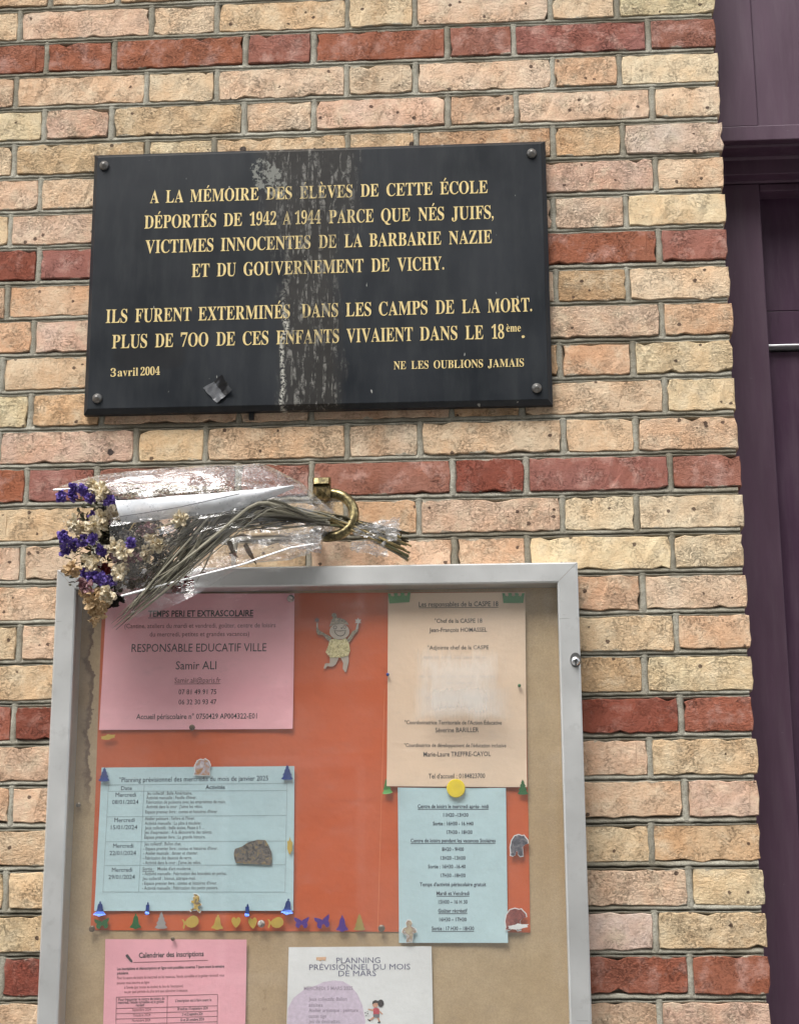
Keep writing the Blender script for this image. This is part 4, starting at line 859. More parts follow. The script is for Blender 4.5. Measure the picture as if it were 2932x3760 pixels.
pw = Sheet('white_planning_sheet', [(615.7, 2020), (919.8, 2018), (928, 2446), (604, 2450)], -0.0216, M_WHITE, 'white March planning sheet with a lilac shape and a ball player print at the bottom', 'notice', 7, 0.0013, (0, 0.002, 0, 0))
LIL = ink('lilac_print', (0.64, 0.54, 0.665))
pw.poly([(614, 2150), (626, 2128), (652, 2108), (676, 2101), (690, 2094), (712, 2091), (732, 2093), (748, 2103), (762, 2120), (773, 2145), (779, 2180), (778, 2225), (760, 2270), (700, 2295), (640, 2290), (609, 2260)], LIL, 'lilac_shape', -0.0001)
pw.text('PLANNING', 717.1, 810.6, 2054.5, 10.5, M_INKM, y2=2053.5); pw.text('PRÉVISIONNEL DU MOIS', 659.3, 874.4, 2069, 10.5, M_INKM, y2=2067.5); pw.text('DE MARS', 721.6, 801.7, 2082.3, 10.5, M_INKM, y2=2081.6)
pw.text('MERCREDI 5 MARS 2025', 648.3, 752.1, 2111.8, 6.6, M_INKP, 0.006)
for t, xl, xr, y in (('Jeux collectifs: Ballon', 658.3, 739.6, 2134.5), ('assises', 658.3, 688, 2147), ('Atelier artistique : peinture', 658.3, 763.6, 2158.6), ('coton tige', 658.3, 696, 2170.6), ('Jeu de devinettes', 658.3, 724.5, 2182)): pw.text(t, xl, xr, y, 6.6, M_INKP, 0.006)
pw.poly([(674, 2041.5), (695.5, 2040.8), (694, 2049), (687, 2047), (683, 2050), (678, 2047), (674.5, 2048)], ink('peach_tab', (0.75, 0.47, 0.30)), 'printed_tab')
def G(pts): return [(656.3 + .29672 * x, 1916.7 + .29672 * y) for x, y in pts]
def disc(cx, cy, r, n=14, ry=None): return [(cx + r * math.cos(2*math.pi*k/n), cy + (ry or r) * math.sin(2*math.pi*k/n)) for k in range(n)]
SKIN, HAIR, SHIRT, SHORT = ink('skin_print', (0.62, 0.33, 0.23)), ink('hair_print', (0.03, 0.022, 0.025)), ink('red_print', (0.52, 0.06, 0.09)), ink('grey_print', (0.17, 0.17, 0.19))
for pts, mt, nm, lf in ((disc(524, 752, 22, ry=28), HAIR, 'printed_hair', 0), (disc(484, 762, 20), SKIN, 'printed_skin', .0001), ([(462, 760), (466, 738), (484, 728), (506, 734), (508, 752), (490, 748), (474, 752)], HAIR, 'printed_hair', .0002),
    ([(474, 796), (432, 790), (431, 798), (470, 810)], SKIN, 'printed_skin', 0), ([(508, 796), (540, 828), (534, 834), (502, 806)], SKIN, 'printed_skin', 0),
    ([(470, 790), (492, 783), (512, 790), (514, 830), (470, 832)], SHIRT, 'printed_shirt', .0001), ([(468, 830), (514, 829), (514, 853), (494, 855), (470, 850)], SHORT, 'printed_shorts', .0002),
    ([(470, 848), (484, 853), (454, 876), (440, 868)], SKIN, 'printed_skin', 0), ([(496, 852), (510, 852), (520, 884), (508, 886)], SKIN, 'printed_skin', 0), ([(430, 864), (452, 874), (446, 882), (430, 872)], HAIR, 'printed_shoe', 0), ([(504, 884), (522, 882), (520, 895), (500, 892)], HAIR, 'printed_shoe', 0),
    (disc(423, 826, 20), M_WHITE, 'printed_ball', 0), (disc(414, 820, 6, 6), SHORT, 'ball_spots', .0001), (disc(430, 826, 6, 6), SHORT, 'ball_spots', .0001), (disc(420, 838, 5, 6), SHORT, 'ball_spots', .0001), (disc(428, 812, 4, 6), SHORT, 'ball_spots', .0001)):
    pw.poly(G(pts), mt, nm, lf)
pw.done()
# ------------------------------------------------------------------ stickers, pins, cut-outs
def foil(name, c, rough=0.38, metal=0.35): return simple(name, c, rough, metal, 0.25, 45, 0.25, 90)
F_GRN, F_GOLD, F_PUR, F_BLUE, F_SIL, F_YEL = foil('green_foil', (0.03, 0.16, 0.05)), foil('gold_foil', (0.66, 0.46, 0.09)), foil('purple_foil', (0.10, 0.035, 0.33)), foil('blue_foil', (0.022, 0.07, 0.36), 0.25, 0.6), foil('silver_foil', (0.42, 0.40, 0.40)), foil('yellow_enamel', (0.85, 0.62, 0.03), 0.25, 0.0)
SH = {}
SH['bell'] = [(0, 1), (.13, .95), (.14, .84), (.10, .76), (.32, .62), (.42, .35), (.46, 0), (.6, -.35), (.95, -.66), (.98, -.80), (.45, -.86), (.12, -1), (-.12, -1), (-.45, -.86), (-.98, -.80), (-.95, -.66), (-.6, -.35), (-.46, 0), (-.42, .35), (-.32, .62), (-.10, .76), (-.14, .84), (-.13, .95)]
SH['tree'] = [(0, 1), (.32, .58), (.20, .56), (.55, .12), (.38, .10), (.80, -.40), (.55, -.42), (1, -.88), (.5, -1), (-.5, -1), (-1, -.88), (-.55, -.42), (-.80, -.40), (-.38, .10), (-.55, .12), (-.20, .56), (-.32, .58)]
SH['butterfly'] = [(0, .25), (.12, .45), (.55, .72), (1, 1), (.92, .4), (.70, .0), (.82, -.35), (.70, -.85), (.35, -.95), (.1, -.3), (0, -.45), (-.1, -.3), (-.35, -.95), (-.72, -.75), (-.80, -.3), (-.66, .0), (-.95, .45), (-1, .95), (-.5, .72), (-.12, .45)]
SH['fish'] = [(-1, .55), (-.78, .52), (-.62, .15), (-.3, .6), (.1, .92), (.45, 1), (.8, .75), (1, .25), (.92, -.3), (.55, -.75), (.1, -.85), (-.3, -.65), (-.62, -.2), (-.7, -.75), (-.85, -.95), (-.92, -.6), (-.78, -.15), (-.82, .1)]
SH['heart'] = [(0, .62), (.25, .92), (.6, 1), (.92, .72), (1, .25), (.72, -.3), (.3, -.8), (0, -1), (-.3, -.8), (-.72, -.3), (-1, .25), (-.92, .72), (-.6, 1), (-.25, .92)]
SH['candle'] = [(.1, 1), (.5, .75), (.4, .58), (.75, .52), (.85, -.6), (1, -.9), (.3, -1), (-.6, -1), (-1, -.8), (-.85, -.5), (-.8, .5), (-.2, .55), (-.3, .75)]
SH['crown'] = [(-1, .95), (-.75, .9), (-.72, .45), (-.5, .3), (-.42, .5), (-.48, .9), (-.25, 1), (-.12, .85), (-.16, .45), (0, .3), (.16, .5), (.12, .92), (.3, 1), (.48, .85), (.44, .45), (.6, .3), (.72, .5), (.76, .92), (1, 1), (.95, .3), (.88, -.92), (-.88, -1), (-.95, .3)]
SH['leaf'] = [(0, 1), (.35, .6), (1, .35), (.8, -.1), (.9, -.5), (.4, -.7), (.1, -1), (-.4, -.8), (-.9, -.3), (-.8, .2), (-.95, .5), (-.3, .6)]
SH['bear'] = [(-.85, -.75), (-.95, -.2), (-.85, .4), (-.55, .85), (-.1, 1), (.3, .92), (.5, .98), (.62, .85), (.95, .55), (1, .25), (.6, .1), (.42, -.1), (.5, -.6), (.55, -.92), (.2, -1), (-.05, -.8), (-.1, -.5), (-.3, -.55), (-.3, -.85), (-.55, -1), (-.9, -.95)]
SH['disc'] = disc(0, 0, 1, 28)
SH['kid'] = [(-.5, 1), (.1, .95), (.5, .7), (.55, .35), (.35, .15), (.9, -.1), (.8, -.35), (.35, -.3), (.3, -.55), (.75, -.85), (.55, -1), (.1, -.7), (-.5, -.75), (-.8, -.9), (-.95, -.7), (-.3, -.5), (-.4, -.1), (-.85, .1), (-.8, .3), (-.4, .3), (-.6, .6), (-.3, .7)]
SH['elephants'] = [(-.95, -.9), (-.8, -.5), (-.9, .1), (-.6, .75), (-.2, .95), (.1, .85), (.3, 1), (.75, .7), (.95, .2), (.8, -.2), (.9, -.95), (.2, -1), (-.4, -.95)]
SH['rock'] = [(-1, -.2), (-.95, .2), (-.6, .4), (-.3, .75), (.2, 1), (.6, .98), (.8, .5), (.95, 0), (1, -.85), (.9, -1), (-.85, -.95), (-.95, -.6)]
SH['figure'] = [(-.2, 1), (.25, .98), (.45, .7), (.3, .45), (.9, .2), (1, -.1), (.55, -.25), (.4, -.95), (-.35, -1), (-.3, -.4), (-.9, -.1), (-.75, .25), (-.25, .4), (-.4, .7)]
def cutout(name, shape, dx, dy, w, h, mat, label, cat, Y=-0.0232, rot=0.0, group=None, th=0.0004, parent=None, back=None, bend=0.0):
    Y -= 0.0022; c = at(dx, dy, Y); ca, sa = math.cos(rot), math.sin(rot)
    P = [(x * w / 2 * PXM, y * h / 2 * PXM) for x, y in SH[shape]]; P = [(x * ca - y * sa, x * sa + y * ca) for x, y in P]
    V2, F2 = fill_mesh([P]); mb = MB()
    def yb(x, z): return Y - bend * max(0, -z / (h / 2 * PXM)) ** 2
    mb.add([(c.x + x, yb(x, z), c.z + z) for x, z in V2], F2)
    n = len(P); mb.add([(c.x + x, yb(x, z), c.z + z) for x, z in P] + [(c.x + x, yb(x, z) + th, c.z + z) for x, z in P], [(k, (k+1) % n, n + (k+1) % n, n + k) for k in range(n)])
    o = mb.build(name, mat, parent, center=(parent is None))
    return tag(o, label, cat, group) if parent is None else o
def pict(name, cols, scale=300):
    m = NT(name, 0.6, spec=0.3); v = m.coord(rand=True); n = m.noise(v, scale, 3, 0.6, 1.0)
    k = len(cols); m.color(m.ramp(n, [(0.28 + 0.44 * i / max(1, k - 1), c) for i, c in enumerate(cols)])); return m.m
cutout('green_butterfly_sticker', 'butterfly', 217.6, 1969.7, 31, 22, F_GRN, 'green foil butterfly at the left end of the sticker row', 'sticker', rot=.1)
cutout('green_bell_sticker', 'bell', 289.4, 1965, 24, 31, F_GRN, 'green foil bell in the bottom sticker row', 'sticker')
cutout('silver_tree_sticker', 'tree', 344, 1963, 26, 33, F_SIL, 'silver fir tree in the bottom sticker row', 'sticker')
cutout('gold_fish_sticker', 'fish', 405.9, 1967, 35, 26, F_GOLD, 'gold fish between the silver tree and the gold bell', 'sticker', rot=.08)
cutout('gold_bell_sticker', 'bell', 464, 1967, 25, 30, F_GOLD, 'gold bell between a gold fish and a gold heart', 'sticker', rot=-.05)
cutout('gold_heart_sticker', 'heart', 503.3, 1967.5, 19, 21, F_GOLD, 'gold heart just right of the gold bell', 'sticker')
cutout('gold_heart_sticker', 'heart', 538.8, 1969, 18, 22, F_GOLD, 'gold heart touching the round ball pin', 'sticker', rot=.1)
cutout('gold_fish_sticker', 'fish', 587.3, 1968.3, 33, 24, F_GOLD, 'gold fish just right of the round ball pin', 'sticker', rot=-.04)
cutout('purple_butterfly_sticker', 'butterfly', 642.8, 1967.8, 31, 23, F_PUR, 'level purple butterfly, left one of the pair in the row', 'sticker')
cutout('purple_butterfly_sticker', 'butterfly', 687.9, 1966.3, 32, 26, F_PUR, 'tilted purple butterfly beside the purple bell', 'sticker', rot=.2)
cutout('purple_bell_sticker', 'bell', 729.5, 1969.8, 25, 32, F_PUR, 'purple bell between a butterfly and the gold tree', 'sticker')
cutout('gold_tree_sticker', 'tree', 766.2, 1966.3, 24, 33, foil('old_gold_foil', (0.42, 0.33, 0.08)), 'gold fir tree at the right end of the sticker row', 'sticker')
for x, y, w, h, s_, l in ((213.5, 1938.3, 25, 30, 'bell', 'shiny blue bell on the bottom left corner of the planning table'), (613.3, 1933.6, 25, 32, 'bell', 'shiny blue bell on the bottom right corner of the planning table'),
    (315, 1937, 9, 26, 'candle', 'small blue candle on the bottom edge of the planning table, left one'), (527.3, 1941, 10, 26, 'candle', 'small blue candle on the bottom edge of the planning table, right one'),
    (222.5, 1651.5, 24, 29, 'tree', 'blue fir tree on the top left corner of the planning table'), (612.4, 1646.9, 25, 31, 'tree', 'blue fir tree on the top right corner of the planning table')):
    cutout('blue_' + s_ + '_sticker', s_, x, y, w, h, F_BLUE, l, 'sticker', Y=-0.0240, bend=0.004 if s_ != 'tree' else 0.001, rot=-.1 if x > 600 and s_ == 'bell' else 0)
cutout('green_crown_sticker', 'crown', 851, 1275, 48, 22, foil('light_green_foil', (0.10, 0.33, 0.11)), 'green crown on the top left corner of the peach notice', 'sticker', rot=.03)
cutout('green_crown_sticker', 'crown', 1094, 1275.4, 47, 22, foil('mid_green_foil', (0.06, 0.27, 0.10)), 'green crown on the top right corner of the peach notice', 'sticker', rot=-.03)
cutout('green_tree_sticker', 'tree', 824.5, 1677, 22, 31, foil('fir_green_foil', (0.06, 0.24, 0.05)), 'green fir tree on the bottom left corner of the peach notice', 'sticker', rot=.12, bend=.002)
cutout('green_tree_sticker', 'tree', 1114, 1678.5, 22, 31, F_GRN, 'green fir tree on the bottom right corner of the peach notice', 'sticker')
cutout('gold_leaf_sticker', 'leaf', 617.9, 1804, 12, 36, F_GOLD, 'narrow gold leaf on the right edge of the planning table', 'sticker', Y=-0.024)
cutout('gold_candle_sticker', 'leaf', 230.6, 1571.7, 33, 12, F_GOLD, 'loose gold shape lying under the old rose notice', 'sticker', rot=.15)
def bordered(name, shape, x, y, w, h, mat, label, Y=-0.0236, rot=0.0):
    c = at(x, y, Y); root = empty(name, c, label, 'sticker')
    cutout('paper_border', shape, x, y, w + 4, h + 4, M_WHITE, None, None, Y, rot, parent=root)
    cutout('picture', shape, x, y, w, h, mat, None, None, Y - 0.0005, rot, th=0.0003, parent=root); return root
bordered('grey_bear_sticker', 'bear', 1105.8, 1803.3, 35, 42, pict('bear_grey', [(0.03, 0.03, 0.045), (0.10, 0.10, 0.13), (0.28, 0.27, 0.28)], 150), 'dark grey bear sticker on the orange strip at the right', rot=-.08)
rb_ = bordered('red_bear_sticker', 'bear', 1098.6, 1961, 42, 42, pict('bear_red', [(0.08, 0.015, 0.015), (0.24, 0.05, 0.045), (0.34, 0.10, 0.08)], 150), 'dark red bear sticker at the bottom right corner of the orange sheet', rot=-.05)
cutout('snow_patch', 'leaf', 1104, 1976, 44, 12, M_WHITE, None, None, -0.0246, .1, parent=rb_)
bordered('elephant_pair_sticker', 'elephants', 431.3, 1636, 35, 33, pict('elephants', [(0.12, 0.06, 0.03), (0.45, 0.22, 0.09), (0.42, 0.36, 0.40), (0.6, 0.55, 0.58)], 120), 'white edged sticker of two elephants at the top edge of the planning table')
bordered('running_child_sticker', 'kid', 418.2, 1926, 24, 36, pict('child_hat', [(0.07, 0.05, 0.04), (0.20, 0.15, 0.10), (0.60, 0.42, 0.08), (0.55, 0.38, 0.28)], 170), 'running child in a hat at the bottom edge of the planning table')
bordered('faded_figure_sticker', 'figure', 871.5, 1986, 30, 42, pict('faded_figure', [(0.45, 0.40, 0.30), (0.50, 0.42, 0.28), (0.30, 0.20, 0.17), (0.6, 0.62, 0.6)], 140), 'faded figure sticker on the bottom left corner of the timetable sheet')
cutout('rock_picture', 'rock', 540, 1817, 80, 50, pict('rock_picture', [(0.02, 0.018, 0.018), (0.07, 0.06, 0.055), (0.15, 0.135, 0.13), (0.22, 0.16, 0.09), (0.42, 0.32, 0.10)], 170), 'brown and grey rock shaped picture glued on the planning table', 'picture', Y=-0.0226, rot=-.04)
yd = MB(); c = at(971.8, 1681.5, -0.0262); yd.lathe_y(c, [(0.0130, 0.001), (0.0132, -0.0010), (0.0122, -0.0022), (0.006, -0.0026)], 28)
tag(yd.build('yellow_magnet', F_YEL, center=True), 'round bright yellow disc between the peach notice and the timetable', 'magnet')
M_PIN = simple('dull_steel_pin', (0.24, 0.20, 0.16), 0.35, 0.7, 0.2); M_PINB = simple('brown_pin', (0.13, 0.09, 0.06), 0.4, 0.4)
def pin(name, x, y, d, mat, label, Y=-0.024, ball=False):
    Y -= 0.0022; c = at(x, y, Y); r = d / 2 * PXM; mb = MB()
    prof = [(r * .55, 0.003), (r * .6, 0.0), (r, -0.0006), (r, -0.0018), (r * .55, -0.0026)] if not ball else [(r * .5, 0.002), (r * .9, -0.001), (r, -r * .6), (r * .85, -r * 1.2), (r * .4, -r * 1.6)]
    mb.lathe_y(c, prof, 18); return tag(mb.build(name, mat, smooth=ball, center=True), label, 'pin')
pin('drawing_pin', 197, 1980.9, 13, M_PINB, 'brown pin at the bottom left corner of the orange sheet')
pin('drawing_pin', 813.3, 1979.9, 14, M_PIN, 'steel pin in the bottom edge of the orange sheet left of the timetable')
pin('drawing_pin', 410.1, 1551.7, 12, M_PINB, 'brown pin in the bottom edge of the old rose notice')
pin('drawing_pin', 369, 2002.5, 8, M_PINB, 'small dark pin in the top edge of the bright pink sheet')
pin('wall_screw', 168, 1717, 10, M_PIN, 'small screw in the bare backing left of the orange sheet', Y=-0.0195)
M_BALL = pict('ball_pin', [(0.02, 0.02, 0.02), (0.10, 0.09, 0.09), (0.55, 0.50, 0.46), (0.7, 0.68, 0.64)], 110)
pin('ball_pin', 620.7, 1277.4, 16, M_BALL, 'football patterned pin at the top right corner of the old rose notice', ball=True)
pin('ball_pin', 558, 1970.2, 15, M_BALL, 'football patterned pin in the bottom sticker row', ball=True)
pin('ball_pin', 826.5, 1439, 7, F_BLUE, 'tiny blue pin on the left edge of the peach notice', ball=True)
pin('ball_pin', 1106.8, 1462.6, 7, F_GRN, 'tiny green pin on the right side of the peach notice', ball=True)
# glittery cut-out of a child holding two star wands
def T(x, y): return (638.9 + .13643 * x, 1277.8 + .13643 * y)
YK = -0.0222
kid = empty('child_cutout', at(*T(620, 650), YK), 'silver glitter cut-out of a child in a bobble hat waving two star wands', 'cut-out')
M_GLIT = pict('glitter', [(0.20, 0.17, 0.09), (0.46, 0.40, 0.20), (0.75, 0.68, 0.36), (0.50, 0.44, 0.36)], 420); M_SILV = simple('silver_card', (0.50, 0.43, 0.36), 0.5, 0.3, 0.15, 90); M_GLIT2 = pict('silver_glitter', [(0.07, 0.055, 0.05), (0.26, 0.22, 0.16), (0.52, 0.45, 0.32)], 420)
M_LNE = simple('etched_line', (0.10, 0.085, 0.08), 0.6)
def flat(name, pts, mat, lift=0.0, th=0.0012, parent=kid):
    P = [at(*T(x, y), YK - lift) for x, y in pts]; P2 = [(p.x, p.z) for p in P]
    V2, F2 = fill_mesh([P2]); mb = MB(); y0 = YK - lift
    mb.add([(x, y0, z) for x, z in V2], F2); n = len(P2)
    mb.add([(x, y0, z) for x, z in P2] + [(x, y0 + th, z) for x, z in P2], [(k, (k+1) % n, n + (k+1) % n, n + k) for k in range(n)])
    return mb.build(name, mat, parent)
def star(cx, cy, r, k=6): return [(cx + (r if i % 2 == 0 else r * .5) * math.sin(math.pi * i / k), cy - (r if i % 2 == 0 else r * .5) * math.cos(math.pi * i / k)) for i in range(2 * k)]
flat('leg', [(472, 880), (610, 890), (600, 940), (560, 1020), (515, 1055), (430, 1045), (400, 1090), (372, 1080), (398, 1005), (470, 1000)], M_SILV)
flat('leg', [(630, 890), (760, 870), (765, 980), (742, 1070), (728, 1130), (706, 1140), (672, 1085), (680, 1000)], M_SILV)
flat('arm', [(480, 680), (420, 625), (350, 550), (290, 560), (260, 520), (256, 440), (280, 435), (312, 492), (380, 530), (500, 600)], M_GLIT2)
flat('arm', [(730, 640), (790, 560), (820, 505), (870, 475), (885, 470), (915, 490), (850, 560), (800, 640), (750, 700)], M_GLIT2)
w1 = flat('star_wand', [(876, 470), (885, 400), (905, 385), (922, 400), (915, 470), (895, 480)], simple('bright_silver', (0.80, 0.76, 0.70), 0.2, 0.6), .0004)
flat('star', star(912, 345, 58), simple('pale_silver', (0.62, 0.58, 0.55), 0.4, 0.3), .0008, parent=kid)
flat('star_wand', [(262, 440), (262, 370), (280, 368), (286, 440)], M_SILV, .0004); flat('star', star(270, 327, 46), simple('dull_star', (0.20, 0.11, 0.09), 0.5), .0008, parent=kid)
flat('dress', [(470, 640), (560, 610), (640, 640), (720, 610), (770, 700), (785, 800), (760, 880), (640, 912), (475, 912), (405, 830), (440, 740)], M_GLIT, .0008)
flat('head', disc(620, 505, 155, 30, 125), M_SILV, .0014)
flat('hat', [(465, 430), (480, 375), (505, 310), (540, 285), (520, 290), (495, 255), (508, 225), (545, 215), (572, 235), (580, 290), (620, 295), (690, 315), (745, 360), (768, 402), (650, 380), (540, 398)], M_GLIT2, .0020)
def ringl(name, pts, wd, mat, lift):
    n = len(pts); cx = sum(p[0] for p in pts) / n; cy = sum(p[1] for p in pts) / n; mb = MB(); V = []
    for x, y in pts:
        d = math.hypot(x - cx, y - cy); k = 1 - wd / d
        for kk in (1, k): q = at(*T(cx + (x - cx) * kk, cy + (y - cy) * kk), YK - lift); V.append((q.x, YK - lift, q.z))
    mb.add(V, [(2*i, 2*i+1, 2*((i+1) % n)+1, 2*((i+1) % n)) for i in range(n)]); return mb.build(name, mat, kid)
ringl('eye', disc(552, 442, 30, 16), 11, M_LNE, .0018); ringl('eye', disc(700, 436, 26, 16), 10, M_LNE, .0018)
ringl('mouth', [(535, 488), (630, 492), (725, 482), (712, 540), (680, 572), (635, 584), (590, 572), (555, 540)], 14, M_LNE, .0018)
flat('nose', disc(655, 452, 13, 10), M_LNE, .0017, .0002)

# ------------------------------------------------------------------ brass ring bracket
def brass():
    m = NT('aged_brass', 0.36, (0.4, 0.3, 0.12), 0.9); v = m.coord(); n = m.noise(v, 120, 5, 0.65)
    m.color(m.ramp(n, [(0.35, (0.06, 0.05, 0.03)), (0.5, (0.20, 0.165, 0.085)), (0.70, (0.58, 0.48, 0.24))])); m.l(m.ramp(n, [(0.3, 0.5), (0.7, 0.25)]), m.b.inputs['Roughness']); m.bump(n, 0.3, 0.001); return m.m
M_BRASS = brass(); YR = -0.070
bc = at(684.7, 1039, YR); ring = empty('ring_bracket', (bc.x, 0, bc.z), 'aged brass wall bracket with a pyramid block and a round ring holding the bouquet', 'bracket')
hw = 0.0130; zt, zm, zb = at(684.7, 1016, YR).z, at(684.7, 1034, YR).z, at(684.7, 1061, YR).z
b = MB(); b.box(bc.x - hw, bc.x + hw, YR + 0.006, YR + 0.014, zb, zt, 0.0006); blk = b.build('block', M_BRASS, ring)
b = MB(); b.tube([(bc.x, YR + 0.013, (zt + zb) / 2), (bc.x, 0.001, (zt + zb) / 2)], 0.006, 12); b.build('post', M_BRASS, ring)
b = MB(); b.add([(bc.x - hw, YR + .006, zm), (bc.x + hw, YR + .006, zm), (bc.x + hw, YR + .006, zb), (bc.x - hw, YR + .006, zb), (bc.x, YR - .012, (zm + zb) / 2)], [(0, 4, 1), (1, 4, 2), (2, 4, 3), (3, 4, 0)]); b.build('pyramid_boss', M_BRASS, ring)
b = MB(); b.add([(bc.x - hw, YR + .006, zt), (bc.x + hw, YR + .006, zt), (bc.x + hw, YR + .006, zm + .0005), (bc.x - hw, YR + .006, zm + .0005), (bc.x - hw * .8, YR + .001, zt - .002), (bc.x + hw * .8, YR + .001, zt - .002), (bc.x + hw * .8, YR - .001, zm + .002), (bc.x - hw * .8, YR - .001, zm + .002)], [(4, 5, 6, 7), (0, 1, 5, 4), (1, 2, 6, 5), (2, 3, 7, 6), (3, 0, 4, 7)]); b.build('boss', M_BRASS, ring)
rc = at(702, 1098.5, YR + 0.012); pts = []
RR = (at(705, 1050, YR + .012) - at(705, 1147, YR + .012)).z / 2
for k in range(41):
    a = math.radians(100 - k * 5.6); pts.append((rc.x + RR * math.cos(a) * 1.06, YR + 0.012 + 0.006 * math.sin(a), rc.z + RR * math.sin(a)))
pts = [(bc.x, YR + 0.02, pts[0][2] + 0.001)] + pts + [(bc.x - 0.012, YR + 0.02, pts[-1][2] + 0.004), (bc.x - 0.016, -0.001, pts[-1][2] + 0.006)]
b = MB(); b.tube(pts, [0.0076] * len(pts), 14); b.build('ring', M_BRASS, ring, smooth=True)

# ------------------------------------------------------------------ dried bouquet in cellophane
def A(x, y): return (104.5 + .23874 * x, 964.2 + .23874 * y)
def B(x, y): return (511.1 + .23874 * x, 964.2 + .23874 * y)
YC0 = -0.105
bq = empty('dried_bouquet', at(700, 1105, -0.06), 'withered bouquet of violet and cream dried flowers in clear cellophane pushed through the ring', 'bouquet')
def cello(extra=0.0, nm_='cellophane'):
    m = NT(nm_); v = m.coord()
    tr = m.n('BsdfTransparent'); tr.inputs[0].default_value = (0.95, 0.95, 0.955, 1)
    gl = m.n('BsdfGlossy'); gl.inputs['Roughness'].default_value = 0.06; gl.inputs[0].default_value = (1, 1, 1, 1)
    bp_ = m.n('Bump'); bp_.inputs['Strength'].default_value = 0.8; bp_.inputs['Distance'].default_value = 0.004
    m.l(m.noise(m.coord((0.5, 1, 1.3)), 45, 4, 0.6, 0.8), bp_.inputs['Height'])
    m.l(bp_.outputs[0], gl.inputs['Normal'])
    mx = m.n('MixShader'); m.l(m.schlick(0.08, bp_.outputs[0], 1.8), mx.inputs[0]); m.l(tr.outputs[0], mx.inputs[1]); m.l(gl.outputs[0], mx.inputs[2])
    df = m.n('BsdfDiffuse'); df.inputs[0].default_value = (0.82, 0.82, 0.82, 1)
    vo = m.n('TexVoronoi'); vo.inputs['Scale'].default_value = 260; m.l(v, vo.inputs['Vector'])
    sp = m.n('SeparateXYZ'); m.l(v, sp.inputs[0])
    dots = m.math('MULTIPLY', m.math('LESS_THAN', vo.outputs['Distance'], 0.36), m.ramp(m.math('ADD', sp.outputs[2], 0.5), [(0.495, 0), (0.52, 0.20)]))
    veil = m.math('ADD', dots, m.ramp(m.noise(m.coord((0.6, 1, 1.2)), 70, 4, 0.7, 1.0), [(0.48, 0.03 + extra * .25), (0.72, 0.24 + extra)]))
    m2 = m.n('MixShader'); m.l(veil, m2.inputs[0]); m.l(mx.outputs[0], m2.inputs[1]); m.l(df.outputs[0], m2.inputs[2]); m.l(m2.outputs[0], m.out.inputs['Surface']); return m.m
M_CELLO = cello()
TOP = [(128, 1041), (165, 1027), (219, 1013), (343, 1000), (511, 989), (554, 983), (583, 993), (640, 1020), (666, 1045), (700, 1072), (721, 1094)]
BOT = [(128, 1275), (200, 1273), (255, 1272), (379, 1240), (486, 1212), (549, 1196), (610, 1188), (652, 1172), (669, 1160), (697, 1122), (721, 1108)]
def interp(L, x):
    if x <= L[0][0]: return L[0][1]
    for (a, b_), (c, d) in zip(L, L[1:]):
        if x <= c: return b_ + (d - b_) * (x - a) / (c - a)
    return L[-1][1]
def wrap_pt(t, th, grow=0.0, rough=1.0):
    s_ = math.sin(th); x0 = 252 - 128 * max(0, s_) ** 2.2 - 2 * s_
    x = x0 + (724 - x0) * t
    tp_, bt = interp(TOP, x), interp(BOT, x); cy = (tp_ + bt) / 2; ry = (bt - tp_) / 2
    dep = 0.004 + 0.050 * min(1, (ry / 105)) * (1 - 0.15 * t)
    yc = YC0 + 0.045 * max(0, t - 0.55) / 0.45
    p = at(x, cy - ry * s_, YC0); q = Vector((p.x, yc - dep * math.cos(th), p.z))
    k = rough * min(1, ry / 40)
    n1 = noise.noise(Vector((q.x * 22, th * 1.3, 2.0))); n2 = noise.noise(Vector((q.x * 60 + q.z * 30, th * 4.0, 9.0)))
    fold = abs(noise.noise(Vector((q.x * 14 + 4 * math.sin(th * 2), th * 2.2, 5.0))))
    q.y += (n1 * 0.007 + n2 * 0.004 + fold * 0.014) * k * math.cos(th)
    q.z += (n2 * 0.0025) * k * (0.3 if abs(s_) > .9 else 1)
    return q
mb = MB(); mb.grid(lambda u, v: wrap_pt(u, v * 2 * math.pi), 54, 46)
mb.build('cellophane_wrap', M_CELLO, bq)
# bright rolled edges of the sheet and the lower free flap
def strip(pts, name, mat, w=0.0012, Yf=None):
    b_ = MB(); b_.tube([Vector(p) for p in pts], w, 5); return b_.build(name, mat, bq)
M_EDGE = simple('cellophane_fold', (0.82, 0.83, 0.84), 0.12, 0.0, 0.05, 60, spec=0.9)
YB2 = -0.150
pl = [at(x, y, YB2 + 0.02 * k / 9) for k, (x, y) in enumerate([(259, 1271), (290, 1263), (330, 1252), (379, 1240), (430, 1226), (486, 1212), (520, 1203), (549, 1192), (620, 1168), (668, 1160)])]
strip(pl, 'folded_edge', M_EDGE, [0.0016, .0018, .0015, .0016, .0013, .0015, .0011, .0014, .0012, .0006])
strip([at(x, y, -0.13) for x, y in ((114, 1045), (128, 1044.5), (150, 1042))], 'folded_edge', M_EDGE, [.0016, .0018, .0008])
fl = MB()
def flap(u, v):
    a = Vector((259, 1272)).lerp(Vector((500, 1209)), u); b_ = Vector((290, 1318)).lerp(Vector((504, 1212)), u); b_.y += 14 * math.sin(u * math.pi)
    q = a.lerp(b_, v); p = at(q.x, q.y, YB2 + 0.012 + 0.01 * math.sin(u * 9) * v); return (p.x, p.y + 0.004 * noise.noise(p * 40), p.z)
fl.grid(flap, 26, 6); fl.build('cellophane_flap', M_CELLO, bq)
